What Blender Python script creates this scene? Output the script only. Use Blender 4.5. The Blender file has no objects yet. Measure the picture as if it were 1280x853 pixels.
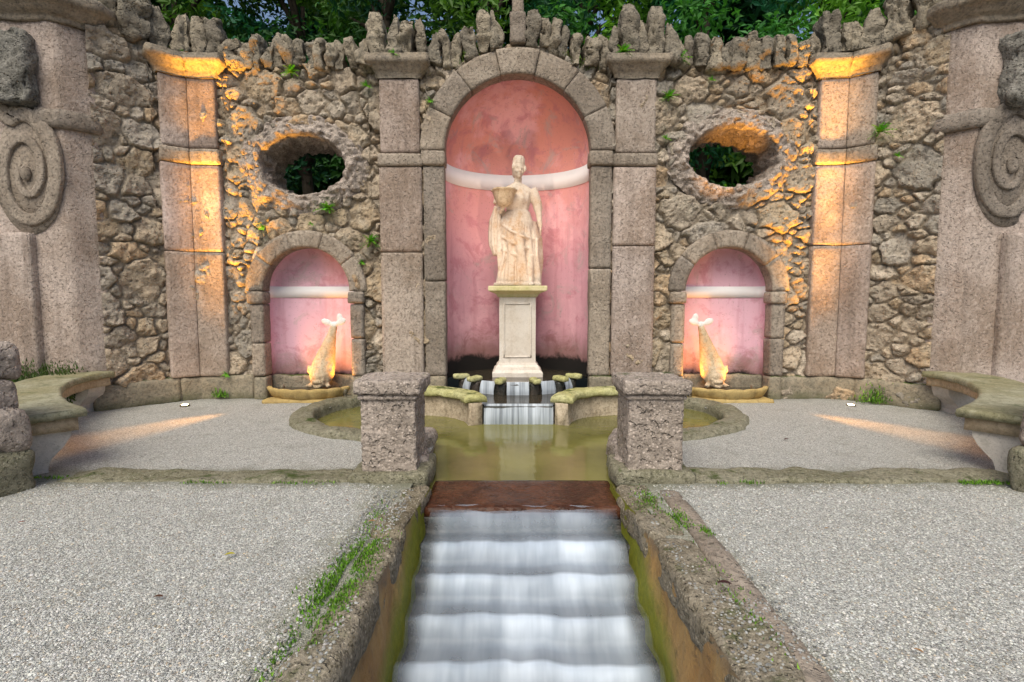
import bpy, math, random
import numpy as np

C = bpy.context.scene
R = math.radians

# ------------------------------------------------------------------ camera
cam_data = bpy.data.cameras.new("camera")
cam = bpy.data.objects.new("camera", cam_data)
C.collection.objects.link(cam)
cam_data.lens = 18.0
cam_data.sensor_width = 36.0
cam_data.sensor_fit = 'HORIZONTAL'
cam_data.clip_start = 0.05
cam_data.clip_end = 500
cam.location = (-0.09, 0.0, 1.6)
cam.rotation_euler = (R(90) - math.atan(50 / 640), 0, 0)
C.camera = cam

# ------------------------------------------------------------------ world, sun, exposure
world = bpy.data.worlds.new("World")
C.world = world
world.use_nodes = True
wn = world.node_tree
for n in list(wn.nodes):
    wn.nodes.remove(n)
sky = wn.nodes.new('ShaderNodeTexSky')
sky.sky_type = 'NISHITA'
sky.sun_disc = False
SUN_EL, SUN_AZ = 52.0, 196.0            # azimuth from +Y, clockwise
sky.sun_elevation = R(SUN_EL)
sky.sun_rotation = R(SUN_AZ)
sky.dust_density = 3.0
sky.ozone_density = 0.15
bg = wn.nodes.new('ShaderNodeBackground')
bg.inputs['Strength'].default_value = 0.085
wo = wn.nodes.new('ShaderNodeOutputWorld')
wn.links.new(sky.outputs[0], bg.inputs[0])
wn.links.new(bg.outputs[0], wo.inputs[0])

sun_data = bpy.data.lights.new("sun", 'SUN')
sun_data.energy = 1.55
sun_data.angle = R(46)
sun_data.color = (1.0, 0.965, 0.80)
sun = bpy.data.objects.new("sun", sun_data)
C.collection.objects.link(sun)
sun.location = (0, -10, 20)
sun.rotation_euler = (R(90 - SUN_EL), 0, R(180 - SUN_AZ))

C.view_settings.view_transform = 'Standard'
C.view_settings.look = 'None'
C.view_settings.gamma = 1.0
C.view_settings.use_curve_mapping = False
C.view_settings.exposure = 0.82
C.render.engine = 'CYCLES'
C.cycles.use_denoising = True
C.cycles.max_bounces = 6
C.cycles.diffuse_bounces = 3
C.cycles.transparent_max_bounces = 8
C.cycles.caustics_reflective = False
C.cycles.caustics_refractive = False

# ------------------------------------------------------------------ numpy noise
def _hash(ix, iy, iz, seed):
    with np.errstate(over='ignore'):
        n = (ix.astype(np.int64) * 73856093) ^ (iy.astype(np.int64) * 19349663) ^ (iz.astype(np.int64) * 83492791) ^ (seed * 374761393)
        n = (n & 0xffffffff).astype(np.uint32)
        n = (n ^ (n >> np.uint32(13))) * np.uint32(1274126177)
        n = n ^ (n >> np.uint32(16))
        n = n * np.uint32(2246822519)
        n = n ^ (n >> np.uint32(15))
    return n.astype(np.float64) / 4294967295.0

def vn(P, seed=0):
    P = np.asarray(P, float)
    i = np.floor(P).astype(np.int64)
    f = P - i
    f = f * f * (3 - 2 * f)
    out = 0
    for dx in (0, 1):
        for dy in (0, 1):
            for dz in (0, 1):
                w = (f[:, 0] if dx else 1 - f[:, 0]) * (f[:, 1] if dy else 1 - f[:, 1]) * (f[:, 2] if dz else 1 - f[:, 2])
                out = out + w * _hash(i[:, 0] + dx, i[:, 1] + dy, i[:, 2] + dz, seed)
    return out * 2 - 1

def fbm(P, freq=1.0, octv=4, seed=0, gain=.5):
    P = np.asarray(P, float)
    a, s, t = 1.0, 0.0, 0.0
    for o in range(octv):
        s = s + a * vn(P * freq + 17.3 * o, seed + o)
        t += a
        a *= gain
        freq *= 2.03
    return s / t

def sstep(a, b, x):
    t = np.clip((x - a) / (b - a), 0, 1)
    return t * t * (3 - 2 * t)

# ------------------------------------------------------------------ object helpers
def thing(name, label, cat, loc=(0, 0, 0), group=None, rot=0.0):
    o = bpy.data.objects.new(name, None)
    C.collection.objects.link(o)
    o.location = loc
    o.rotation_euler = (0, 0, rot)
    o.empty_display_size = 0.1
    o['label'] = label
    o['category'] = cat
    if group:
        o['group'] = group
    return o

def tag(o, label=None, cat=None, group=None, kind=None):
    if label: o['label'] = label
    if cat: o['category'] = cat
    if group: o['group'] = group
    if kind: o['kind'] = kind
    return o

def world_loc(o):
    x = np.zeros(3)
    while o is not None:
        x = x + np.array(o.location[:])
        o = o.parent
    return x

def obj(name, VF, mat, parent=None, smooth=True, col=None, loc=None, attr=None):
    """one mesh object; VF in world coordinates, moved to the parent's base"""
    V, F = VF
    V = np.asarray(V, float)
    off = world_loc(parent) if parent is not None else np.zeros(3)
    if loc is not None:
        off = np.asarray(loc, float)
    me = bpy.data.meshes.new(name)
    F = F.tolist() if isinstance(F, np.ndarray) else F
    me.from_pydata((V - off).tolist(), [], F)
    if smooth:
        me.polygons.foreach_set('use_smooth', np.ones(len(me.polygons), bool))
    if col is not None:
        a = me.color_attributes.new('Col', 'FLOAT_COLOR', 'POINT')
        c4 = np.ones((len(V), 4))
        c4[:, :3] = col
        a.data.foreach_set('color', c4.ravel())
    me.update()
    if mat is not None:
        me.materials.append(mat)
    o = bpy.data.objects.new(name, me)
    C.collection.objects.link(o)
    if parent is not None:
        o.parent = parent
    elif loc is not None:
        o.location = loc
    return o

def copy_tree(o, parent=None):
    c = o.copy()
    C.collection.objects.link(c)
    if parent is not None:
        c.parent = parent
    for ch in list(o.children):
        copy_tree(ch, c)
    return c

class MB:
    def __init__(self):
        self.V, self.F, self.n = [], [], 0
    def add(self, VF):
        V, F = VF
        V = np.asarray(V, float)
        self.V.append(V)
        n = self.n
        self.F += [tuple(i + n for i in f) for f in (F.tolist() if isinstance(F, np.ndarray) else F)]
        self.n += len(V)
        return self
    def out(self):
        return np.concatenate(self.V), self.F

def grid_faces(nu, nv, closed_u=False):
    """vertex index = u*nv + v"""
    F = []
    for u in range(nu if closed_u else nu - 1):
        u2 = (u + 1) % nu
        for v in range(nv - 1):
            F.append((u * nv + v, u2 * nv + v, u2 * nv + v + 1, u * nv + v + 1))
    return F

def block(dims, r=.02, amp=.01, freq=6., seed=0, res=.06, octv=4, taper=None, pits=0.):
    """box with worn edges and an uneven face; centred in x,y, base at z=0"""
    dims = np.array(dims, float)
    ns = [max(2, int(round(d / res)) + 1) for d in dims]
    idx, V, F = {}, [], []
    def vid(i, j, k):
        key = (i, j, k)
        if key not in idx:
            idx[key] = len(V)
            V.append((i / (ns[0] - 1) - .5, j / (ns[1] - 1) - .5, k / (ns[2] - 1) - .5))
        return idx[key]
    for a in range(3):
        b, c = (a + 1) % 3, (a + 2) % 3
        for side in (0, ns[a] - 1):
            for p in range(ns[b] - 1):
                for q in range(ns[c] - 1):
                    quad = []
                    for (dp, dq) in ((0, 0), (1, 0), (1, 1), (0, 1)):
                        t = [0, 0, 0]
                        t[a], t[b], t[c] = side, p + dp, q + dq
                        quad.append(vid(*t))
                    F.append(tuple(quad if side else quad[::-1]))
    P = np.array(V) * dims
    r = min(r, dims.min() * .49)
    inner = np.clip(P, -dims / 2 + r, dims / 2 - r)
    d = P - inner
    L = np.linalg.norm(d, axis=1, keepdims=True)
    n = d / np.maximum(L, 1e-9)
    P = inner + n * r
    rs = np.random.RandomState(seed)
    offs = rs.uniform(-50, 50, 3)
    h = fbm(P + offs, freq, octv, seed) * amp
    if pits:
        q = vn((P + offs) * freq * 3.1, seed + 9)
        h = h - pits * sstep(.35, .8, q)
    P = P + n * h[:, None]
    if amp > .02:
        P = P + np.stack([fbm(P + offs + 7 * k, freq * .45, 2, seed + 31 + k) for k in range(3)], 1) * amp * .7
    P[:, 2] += dims[2] / 2
    if taper is not None:
        t = P[:, 2] / dims[2]
        k = taper(t)
        P[:, 0] *= k
        P[:, 1] *= k
    return P, F

def move(VF, d=(0, 0, 0), rz=0., sc=(1, 1, 1), rx=0., ry=0.):
    V, F = VF
    V = np.asarray(V, float) * np.array(sc)
    if ry:
        c, s = math.cos(ry), math.sin(ry)
        V = np.stack([V[:, 0] * c + V[:, 2] * s, V[:, 1], -V[:, 0] * s + V[:, 2] * c], 1)
    if rx:
        c, s = math.cos(rx), math.sin(rx)
        V = np.stack([V[:, 0], V[:, 1] * c - V[:, 2] * s, V[:, 1] * s + V[:, 2] * c], 1)
    if rz:
        c, s = math.cos(rz), math.sin(rz)
        V = np.stack([V[:, 0] * c - V[:, 1] * s, V[:, 0] * s + V[:, 1] * c, V[:, 2]], 1)
    return V + np.array(d), F

def mirror(VF, sx):
    V, F = VF
    if sx > 0:
        return V, F
    V = np.asarray(V, float).copy()
    V[:, 0] *= -1
    return V, [tuple(reversed(f)) for f in F]

def resample(pts, step, closed=False):
    P = np.array(pts, float)
    if closed:
        P = np.vstack([P, P[:1]])
    out = []
    for a, b in zip(P[:-1], P[1:]):
        n = max(1, int(math.ceil(np.linalg.norm(b - a) / step)))
        for k in range(n):
            out.append(a + (b - a) * k / n)
    if not closed:
        out.append(P[-1])
    return np.array(out)

def catmull(pts, n=8, closed=False):
    P = [np.array(p, float) for p in pts]
    m = len(P)
    out = []
    segs = m if closed else m - 1
    for i in range(segs):
        p0 = P[(i - 1) % m] if closed or i > 0 else P[0]
        p1, p2 = P[i], P[(i + 1) % m]
        p3 = P[(i + 2) % m] if closed or i + 2 < m else P[-1]
        for k in range(n):
            t = k / n
            out.append(.5 * ((2 * p1) + (-p0 + p2) * t + (2 * p0 - 5 * p1 + 4 * p2 - p3) * t * t + (-p0 + 3 * p1 - 3 * p2 + p3) * t ** 3))
    if not closed:
        out.append(P[-1])
    return np.array(out)

def sweep(path, profile, step=.08, pstep=.05, amp=0., freq=6., seed=0, side=1, octv=4):
    """closed profile [(offset, z)] swept along an open 2D path; offset to the right of travel when side=1"""
    P = resample(path, step)
    Q = resample(profile, pstep, True)
    T = np.gradient(P, axis=0)
    # mitred normals from neighbouring segments
    seg = P[1:] - P[:-1]
    seg /= np.maximum(np.linalg.norm(seg, axis=1, keepdims=True), 1e-9)
    nr = np.stack([seg[:, 1], -seg[:, 0]], 1) * side
    N = np.zeros_like(P)
    N[0], N[-1] = nr[0], nr[-1]
    for i in range(1, len(P) - 1):
        m = nr[i - 1] + nr[i]
        m /= max(np.linalg.norm(m), 1e-6)
        N[i] = m / max(.35, m @ nr[i])
    nu, nv = len(P), len(Q)
    V = np.zeros((nu, nv, 3))
    V[:, :, :2] = P[:, None, :] + N[:, None, :] * Q[None, :, 0:1]
    V[:, :, 2] = Q[None, :, 1]
    V = V.reshape(-1, 3)
    F = []
    for u in range(nu - 1):
        for v in range(nv):
            v2 = (v + 1) % nv
            F.append((u * nv + v, u * nv + v2, (u + 1) * nv + v2, (u + 1) * nv + v))
    F.append(tuple(range(nv))[::-1])
    F.append(tuple((nu - 1) * nv + v for v in range(nv)))
    if amp:
        D = np.stack([fbm(V + 11.7 * k + seed, freq, octv, seed + k) for k in range(3)], 1)
        V = V + D * amp
    return V, F

def tube(pts, radii, n=14, flat=None):
    """closed tapered tube through 3D points; flat=(axis vector, factor) squashes the section"""
    P = np.array(pts, float)
    m = len(P)
    T = np.gradient(P, axis=0)
    T /= np.maximum(np.linalg.norm(T, axis=1, keepdims=True), 1e-9)
    V = []
    up = np.array([0., 1., 0.])
    for i in range(m):
        t = T[i]
        a = up - t * (up @ t)
        if np.linalg.norm(a) < .1:
            a = np.array([1., 0, 0]) - t * t[0]
        a /= np.linalg.norm(a)
        b = np.cross(t, a)
        rr = radii[i]
        ra, rb = (rr if np.ndim(rr) else (rr, rr))
        for k in range(n):
            th = 2 * math.pi * k / n
            V.append(P[i] + a * ra * math.cos(th) + b * rb * math.sin(th))
    F = []
    for i in range(m - 1):
        for k in range(n):
            k2 = (k + 1) % n
            F.append((i * n + k, i * n + k2, (i + 1) * n + k2, (i + 1) * n + k))
    F.append(tuple(range(n))[::-1])
    F.append(tuple((m - 1) * n + k for k in range(n)))
    return np.array(V), F

def ellipsoid(c, r, rz=0, rx=0, ry=0, nu=16, nv=10):
    V = [(0, 0, -1)]
    for i in range(1, nv):
        ph = -math.pi / 2 + math.pi * i / nv
        for k in range(nu):
            th = 2 * math.pi * k / nu
            V.append((math.cos(ph) * math.cos(th), math.cos(ph) * math.sin(th), math.sin(ph)))
    V.append((0, 0, 1))
    F = []
    for k in range(nu):
        F.append((0, 1 + (k + 1) % nu, 1 + k))
    for i in range(nv - 2):
        for k in range(nu):
            a, b = 1 + i * nu + k, 1 + i * nu + (k + 1) % nu
            F.append((a, b, b + nu, a + nu))
    top = len(V) - 1
    for k in range(nu):
        F.append((1 + (nv - 2) * nu + k, 1 + (nv - 2) * nu + (k + 1) % nu, top))
    return move((np.array(V) * np.array(r), F), c, rz=rz, rx=rx, ry=ry)

def lathe(profile, n=32, c=(0, 0, 0), f=None):
    """profile [(r, z)]; closed top and bottom if r=0 is absent"""
    V, m = [], len(profile)
    for k in range(n):
        th = 2 * math.pi * k / n
        s = f(th) if f else 1.
        for (r, z) in profile:
            V.append((c[0] + r * s * math.cos(th), c[1] + r * s * math.sin(th), c[2] + z))
    F = grid_faces(n, m, True)
    F.append(tuple(k * m for k in range(n))[::-1])
    F.append(tuple(k * m + m - 1 for k in range(n)))
    return np.array(V), F

def remesh(VF, voxel, smooth=3):
    V, F = VF
    me = bpy.data.meshes.new('tmp')
    me.from_pydata(np.asarray(V).tolist(), [], F)
    o = bpy.data.objects.new('tmp', me)
    C.collection.objects.link(o)
    m = o.modifiers.new('r', 'REMESH')
    m.mode = 'VOXEL'
    m.voxel_size = voxel
    if smooth:
        s = o.modifiers.new('s', 'SMOOTH')
        s.factor = .5
        s.iterations = smooth
    dg = bpy.context.evaluated_depsgraph_get()
    e = o.evaluated_get(dg)
    m2 = bpy.data.meshes.new_from_object(e)
    n = len(m2.vertices)
    W = np.zeros(n * 3)
    m2.vertices.foreach_get('co', W)
    F2 = [tuple(p.vertices) for p in m2.polygons]
    bpy.data.objects.remove(o)
    bpy.data.meshes.remove(me)
    bpy.data.meshes.remove(m2)
    return W.reshape(-1, 3), F2

def inside(poly, X, Y):
    poly = np.array(poly)
    r = np.zeros(X.shape, bool)
    j = len(poly) - 1
    for i in range(len(poly)):
        xi, yi = poly[i]
        xj, yj = poly[j]
        c = ((yi > Y) != (yj > Y)) & (X < (xj - xi) * (Y - yi) / (yj - yi + 1e-12) + xi)
        r ^= c
        j = i
    return r

# ------------------------------------------------------------------ materials
class NT:
    def __init__(self, name):
        self.m = bpy.data.materials.new(name)
        self.m.use_nodes = True
        self.t = self.m.node_tree
        for n in list(self.t.nodes):
            self.t.nodes.remove(n)
        self.out = self.t.nodes.new('ShaderNodeOutputMaterial')
        self.geo = self.t.nodes.new('ShaderNodeNewGeometry')
        self.pos = self.geo.outputs['Position']
    def n(self, typ, ins=None, **props):
        d = self.t.nodes.new('ShaderNode' + typ)
        for k, v in props.items():
            setattr(d, k, v)
        for k, v in (ins or {}).items():
            self.set(d.inputs[k], v)
        return d
    def set(self, sock, v):
        if isinstance(v, bpy.types.NodeSocket):
            self.t.links.new(v, sock)
        elif isinstance(v, (tuple, list)) and len(v) == 3 and sock.type == 'RGBA':
            sock.default_value = (*v, 1)
        else:
            sock.default_value = v
    def math(self, op, a, b=0., c=0., clamp=False):
        d = self.n('Math', operation=op, use_clamp=clamp)
        self.set(d.inputs[0], a); self.set(d.inputs[1], b); self.set(d.inputs[2], c)
        return d.outputs[0]
    def ramp(self, x, a, b, lo=0., hi=1.):
        d = self.n('MapRange', {'Value': x, 'From Min': a, 'From Max': b, 'To Min': lo, 'To Max': hi}, interpolation_type='SMOOTHSTEP')
        return d.outputs[0]
    def mix(self, f, a, b, blend='MIX'):
        d = self.n('Mix', data_type='RGBA', blend_type=blend)
        self.set(d.inputs[0], f); self.set(d.inputs[6], a); self.set(d.inputs[7], b)
        return d.outputs[2]
    def noise(self, scale, detail=5., rough=.55, vec=None, dist=0.):
        return self.n('TexNoise', {'Vector': vec or self.pos, 'Scale': scale, 'Detail': detail, 'Roughness': rough, 'Distortion': dist}).outputs[0]
    def voro(self, scale, vec=None, feature='F1', rnd=1.):
        return self.n('TexVoronoi', {'Vector': vec or self.pos, 'Scale': scale, 'Randomness': rnd}, feature=feature)
    def scaled(self, s):
        return self.n('Mapping', {'Vector': self.pos, 'Scale': s}).outputs[0]
    def attr(self):
        return self.n('Attribute', attribute_name='Col').outputs['Color']
    def nz(self):
        return self.n('SeparateXYZ', {0: self.geo.outputs['Normal']}).outputs[2]
    def z(self):
        return self.n('SeparateXYZ', {0: self.pos}).outputs[2]
    def bump(self, h, strength=.5, dist=.02, normal=None):
        d = self.n('Bump', {'Height': h, 'Strength': strength, 'Distance': dist})
        if normal: self.set(d.inputs['Normal'], normal)
        return d.outputs[0]
    def bsdf(self, color, rough=.85, normal=None, spec=.3, **ins):
        b = self.n('BsdfPrincipled', {'Base Color': color, 'Roughness': rough, 'Specular IOR Level': spec})
        if normal is not None: self.set(b.inputs['Normal'], normal)
        for k, v in ins.items():
            self.set(b.inputs[k], v)
        self.t.links.new(b.outputs[0], self.out.inputs[0])
        return b

MOSS1, MOSS2 = (.075, .105, .018), (.035, .055, .014)

def stone(name, c1, c2, c3, big=1.2, mid=11., pit=38., bump=.55, moss=0., use_col=False, streak=.35, rough=.9, pitdark=.5,
          lowgreen=None, dist=.02, tone=False, palemix=.14, pebbly=0., grain=.55, pscale=30):
    m = NT(name)
    n1 = m.noise(big, 5, .6)
    n2 = m.noise(mid, 7, .7, dist=.3)
    v = m.voro(pit)
    v2 = m.voro(pit * .42)
    col = m.mix(m.ramp(n1, .38, .62), c1, c2)
    if use_col:
        col = m.mix(.72, col, m.attr())
    col = m.mix(m.ramp(n2, .45, .72, 0, .75), col, c3)
    # little dark and pale inclusions of the conglomerate
    col = m.mix(m.ramp(m.noise(pit * 1.3, 3, .6), .56, .70, 0, pitdark), col, tuple(k * .42 for k in c1))
    pale = m.math('GREATER_THAN', m.n('SeparateColor', {0: v2.outputs['Color']}).outputs[0], .82)
    col = m.mix(m.math('MULTIPLY', pale, palemix), col, tuple(min(1, k * 1.6 + .04) for k in c2))
    if pebbly:
        pv = m.voro(pscale)
        ps = m.n('SeparateColor', {0: pv.outputs['Color']})
        pm = m.math('MULTIPLY', m.ramp(pv.outputs['Distance'], .42, .30), pebbly)
        col = m.mix(pm, col, m.mix(ps.outputs[0], tuple(k * .55 for k in c1), tuple(min(1, k * 1.55 + .03) for k in c2)))
    if grain:
        gn = m.noise(27, 5, .75)
        col = m.mix(m.ramp(gn, .36, .50, grain, 0), col, tuple(k * .5 for k in c3))
        col = m.mix(m.ramp(gn, .54, .66, 0, grain * .6), col, tuple(min(1, k * 1.25 + .03) for k in c2))
    if streak:
        st = m.noise(1., 5, .6, vec=m.scaled((5.5, 5.5, .35)))
        col = m.mix(m.ramp(st, .52, .74, 0, streak), col, tuple(k * .45 for k in c1))
        st2 = m.noise(1., 4, .6, vec=m.scaled((3.1, 3.1, .5)))
        col = m.mix(m.ramp(st2, .58, .8, 0, streak * .7), col, tuple(min(1, k * 1.5 + .03) for k in c2))
    if moss:
        mn = m.math('ADD', m.math('MULTIPLY', m.nz(), .55), m.noise(3.2, 6, .7))
        mk = m.ramp(mn, 1.12 - moss * .4, 1.30 - moss * .4)
        col = m.mix(mk, col, m.mix(m.noise(30, 4, .6), MOSS2, MOSS1))
    if lowgreen:
        zz, top, gcol = lowgreen
        g = m.math('ADD', m.z(), m.math('MULTIPLY', m.noise(4., 6, .7), .45))
        col = m.mix(m.ramp(g, top, zz), gcol, col)
    if tone == 'attr':
        col = m.mix(1., col, m.attr(), 'MULTIPLY')
    elif tone:
        rn = m.n('ObjectInfo').outputs['Random']
        col = m.mix(1., col, m.mix(rn, (.74, .74, .75), (1.14, 1.10, 1.05)), 'MULTIPLY')
    h = m.math('ADD', m.math('MULTIPLY', n2, .6), m.math('MULTIPLY', m.ramp(v.outputs['Distance'], .0, .55), .25))
    h = m.math('ADD', h, m.math('MULTIPLY', m.noise(pit * 2.2, 3, .7), .35))
    h = m.math('SUBTRACT', h, m.math('MULTIPLY', m.ramp(m.noise(pit * .55, 2, .5), .58, .70), 1.0))
    m.bsdf(col, rough, m.bump(h, bump, dist), .2)
    return m.m

M = {}
M['rubble'] = stone('rubble_stone', (.30, .25, .195), (.38, .31, .23), (.23, .195, .155), mid=9, pit=30, bump=.9, use_col=True, moss=.14, streak=0, dist=.03, grain=.5, pitdark=.5)
M['ashlar'] = stone('conglomerate_ashlar', (.33, .25, .20), (.53, .435, .385), (.32, .26, .22), big=.75, mid=13, pit=60, bump=.95, moss=.05, streak=.5, grain=.55)
M['ashlar_block'] = stone('conglomerate_block', (.33, .25, .20), (.53, .435, .385), (.32, .26, .22), big=.75, mid=13, pit=60, bump=.95, moss=.05, streak=.5, grain=.55, tone='attr')
M['trim'] = stone('grey_conglomerate', (.29, .24, .195), (.40, .34, .285), (.20, .175, .15), big=1.5, mid=14, pit=55, bump=.95, moss=.06, streak=.4, grain=.55, tone=True)
M['cornice'] = stone('weathered_cornice_stone', (.26, .22, .175), (.33, .27, .205), (.13, .115, .10), mid=12, pit=50, bump=.6, moss=.55, streak=.3)
M['plinth'] = stone('damp_plinth_stone', (.26, .225, .17), (.31, .26, .19), (.15, .14, .11), mid=12, pit=45, bump=.6, moss=.45, streak=.3, lowgreen=(.42, .08, (.10, .105, .05)))
M['merlon'] = stone('crest_stone', (.22, .19, .15), (.32, .28, .22), (.10, .095, .08), mid=9, pit=28, bump=1., moss=.20, streak=.0, dist=.03, tone=True)
M['tufa'] = stone('pitted_tufa', (.36, .30, .255), (.46, .385, .335), (.21, .175, .15), mid=15, pit=34, bump=1., moss=.13, streak=.1, dist=.03, pebbly=.75, pscale=34)
M['darkrock'] = stone('dark_rough_rock', (.19, .18, .16), (.29, .27, .24), (.09, .085, .075), mid=9, pit=30, bump=1., moss=.15, streak=0, dist=.04, grain=.8)
M['bench_top'] = stone('mossy_bench_slab', (.255, .235, .135), (.36, .345, .25), (.17, .165, .09), mid=4, pit=50, bump=.25, moss=.06, streak=0, rough=.6)
M['bench_edge'] = stone('bench_edge_stone', (.46, .35, .23), (.52, .42, .30), (.28, .22, .15), mid=9, pit=60, bump=.3, moss=.1, streak=.35, grain=.3)
M['bench_leg'] = stone('pale_bench_leg', (.52, .47, .42), (.58, .53, .48), (.36, .33, .28), mid=5, pit=60, bump=.25, moss=0, streak=.2, lowgreen=(.22, .02, (.24, .23, .15)), palemix=0, grain=.2)
M['kerb'] = stone('mossy_kerb', (.20, .185, .125), (.27, .25, .185), (.12, .12, .065), mid=14, pit=60, bump=1., moss=.12, streak=0, pebbly=.6, pscale=60)
M['chan_top'] = stone('pebbly_channel_coping', (.20, .165, .11), (.30, .26, .20), (.09, .075, .045), mid=20, pit=60, bump=1., moss=.17, streak=0, pebbly=.85, pscale=52)
M['pool'] = stone('pool_wall_stone', (.40, .32, .23), (.48, .40, .30), (.22, .17, .11), mid=10, pit=50, bump=.4, moss=.1, streak=.5, lowgreen=(.12, -.15, (.13, .12, .03)))
M['coping'] = stone('algae_coping', (.42, .40, .17), (.50, .48, .26), (.25, .24, .09), mid=9, pit=60, bump=.4, moss=.25, streak=0)
M['statue'] = stone('carved_statue_stone', (.54, .43, .33), (.64, .55, .46), (.46, .25, .10), mid=3.2, pit=80, bump=.15, moss=0, streak=.3, rough=.7, pitdark=.15, palemix=.0, grain=.3)  # orange patches put the warm glow from below into the stone colour
M['pedestal'] = stone('pale_pedestal_stone', (.66, .58, .50), (.72, .65, .58), (.55, .46, .37), mid=5, pit=80, bump=.15, moss=.12, streak=.15, rough=.75, pitdark=.2, palemix=.0, grain=.15)
M['pedcap'] = stone('pedestal_cap_stone', (.52, .47, .27), (.58, .53, .33), (.36, .36, .14), mid=7, pit=80, bump=.2, moss=.25, streak=.2, pitdark=.2, palemix=.0, grain=.15)
M['dolphin'] = stone('worn_dolphin_stone', (.52, .40, .26), (.60, .48, .34), (.33, .22, .12), mid=9, pit=60, bump=.5, moss=.0, streak=.2, pitdark=.3, palemix=0, grain=.4)
M['tailfin'] = stone('white_tail_stone', (.72, .70, .68), (.76, .74, .72), (.60, .57, .54), mid=7, pit=60, bump=.2, moss=.0, streak=.05, pitdark=.1, palemix=.0, grain=.15)
M['shell'] = stone('ochre_shell_stone', (.42, .30, .12), (.50, .37, .16), (.22, .16, .08), mid=9, pit=60, bump=.35, moss=.1, streak=.3, palemix=.0, grain=.15)
M['wetstep'] = stone('wet_step_stone', (.045, .045, .04), (.07, .055, .045), (.02, .04, .036), mid=9, pit=40, bump=.5, streak=0, rough=.22)

def channel_side():
    m = NT('ochre_channel_side')
    n1, n2 = m.noise(1.6, 6, .65), m.noise(12, 7, .72, dist=.4)
    st = m.noise(1., 6, .6, vec=m.scaled((7, 7, .8)))
    col = m.mix(m.ramp(n1, .38, .62), (.32, .17, .05), (.44, .27, .095))
    col = m.mix(m.ramp(n2, .50, .7, 0, .8), col, (.12, .07, .03))
    col = m.mix(m.ramp(st, .5, .7, 0, .6), col, (.46, .32, .14))
    col = m.mix(m.ramp(m.math('ADD', m.z(), m.math('MULTIPLY', m.noise(9, 5, .7), .16)), -.05, .12, 0, .75), col, (.16, .13, .10))
    # algae film above the stepped water line
    sep = m.n('SeparateXYZ', {0: m.pos})
    wl = m.math('SUBTRACT', m.math('MULTIPLY', sep.outputs[1], .48), 2.05)
    above = m.math('SUBTRACT', sep.outputs[2], wl)
    g = m.math('ADD', above, m.math('MULTIPLY', m.noise(6, 6, .7), -.22))
    col = m.mix(m.ramp(g, .02, .30, .95, 0), col, m.mix(m.noise(25, 4), (.12, .16, .012), (.30, .29, .02)))
    h = m.math('ADD', n2, m.math('MULTIPLY', m.noise(50, 4, .7), .5))
    m.bsdf(col, .6, m.bump(h, .9, .03), .35)
    return m.m
M['chan_side'] = channel_side()

def gravel():
    m = NT('grey_gravel')
    v = m.voro(115)
    v2 = m.voro(190)
    s1 = m.n('SeparateColor', {0: v.outputs['Color']})
    s2 = m.n('SeparateColor', {0: v2.outputs['Color']})
    t = m.math('ADD', m.math('MULTIPLY', s1.outputs[0], .62), m.math('MULTIPLY', s2.outputs[0], .38))
    col = m.mix(m.ramp(t, .12, .9), (.26, .257, .24), (.72, .715, .68))
    col = m.mix(m.ramp(s1.outputs[1], .80, .95, 0, .4), col, (.42, .33, .24))
    col = m.mix(m.ramp(s1.outputs[2], .84, .97, 0, .65), col, (.10, .10, .105))
    n = m.noise(.9, 6, .65)
    col = m.mix(m.ramp(n, .45, .75, 0, .30), col, (.40, .395, .36))
    n3 = m.noise(2.6, 6, .7)
    col = m.mix(m.ramp(n3, .52, .68, 0, .34), col, (.25, .24, .20))
    sx = m.math('ABSOLUTE', m.n('SeparateXYZ', {0: m.pos}).outputs[0])
    sy = m.n('SeparateXYZ', {0: m.pos}).outputs[1]
    e = m.math('ADD', sx, m.math('MULTIPLY', m.noise(2.2, 6, .7), -.8))
    e = m.math('ADD', e, m.math('MULTIPLY', m.math('GREATER_THAN', sy, 4.45), 3.))
    col = m.mix(m.ramp(e, .72, 1.05, .55, 0), col, m.mix(m.noise(7, 5, .7), (.20, .21, .10), (.27, .25, .20)))
    # damp, mossy dirt near the kerb line and along the back wall
    yy = m.n('SeparateXYZ', {0: m.pos}).outputs[1]
    k = m.math('ABSOLUTE', m.math('SUBTRACT', yy, 4.52))
    k = m.math('ADD', k, m.math('MULTIPLY', m.noise(3.5, 6, .7), .5))
    col = m.mix(m.ramp(k, .36, .62, .55, 0), col, (.15, .15, .085))
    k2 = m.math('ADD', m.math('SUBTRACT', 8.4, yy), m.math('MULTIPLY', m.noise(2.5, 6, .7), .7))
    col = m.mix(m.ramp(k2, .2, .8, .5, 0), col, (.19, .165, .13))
    h = m.math('ADD', m.math('MULTIPLY', m.ramp(v.outputs['Distance'], 0, .7, 1, 0), .9), m.math('MULTIPLY', m.ramp(v2.outputs['Distance'], 0, .7, 1, 0), .5))
    m.bsdf(col, .85, m.bump(h, .9, .009), .3)
    return m.m
M['gravel'] = gravel()

def pebble():
    m = NT('loose_pebble')
    m.bsdf(m.attr(), .8, m.bump(m.noise(160, 3), .3, .003), .3)
    return m.m
M['pebble'] = pebble()

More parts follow.
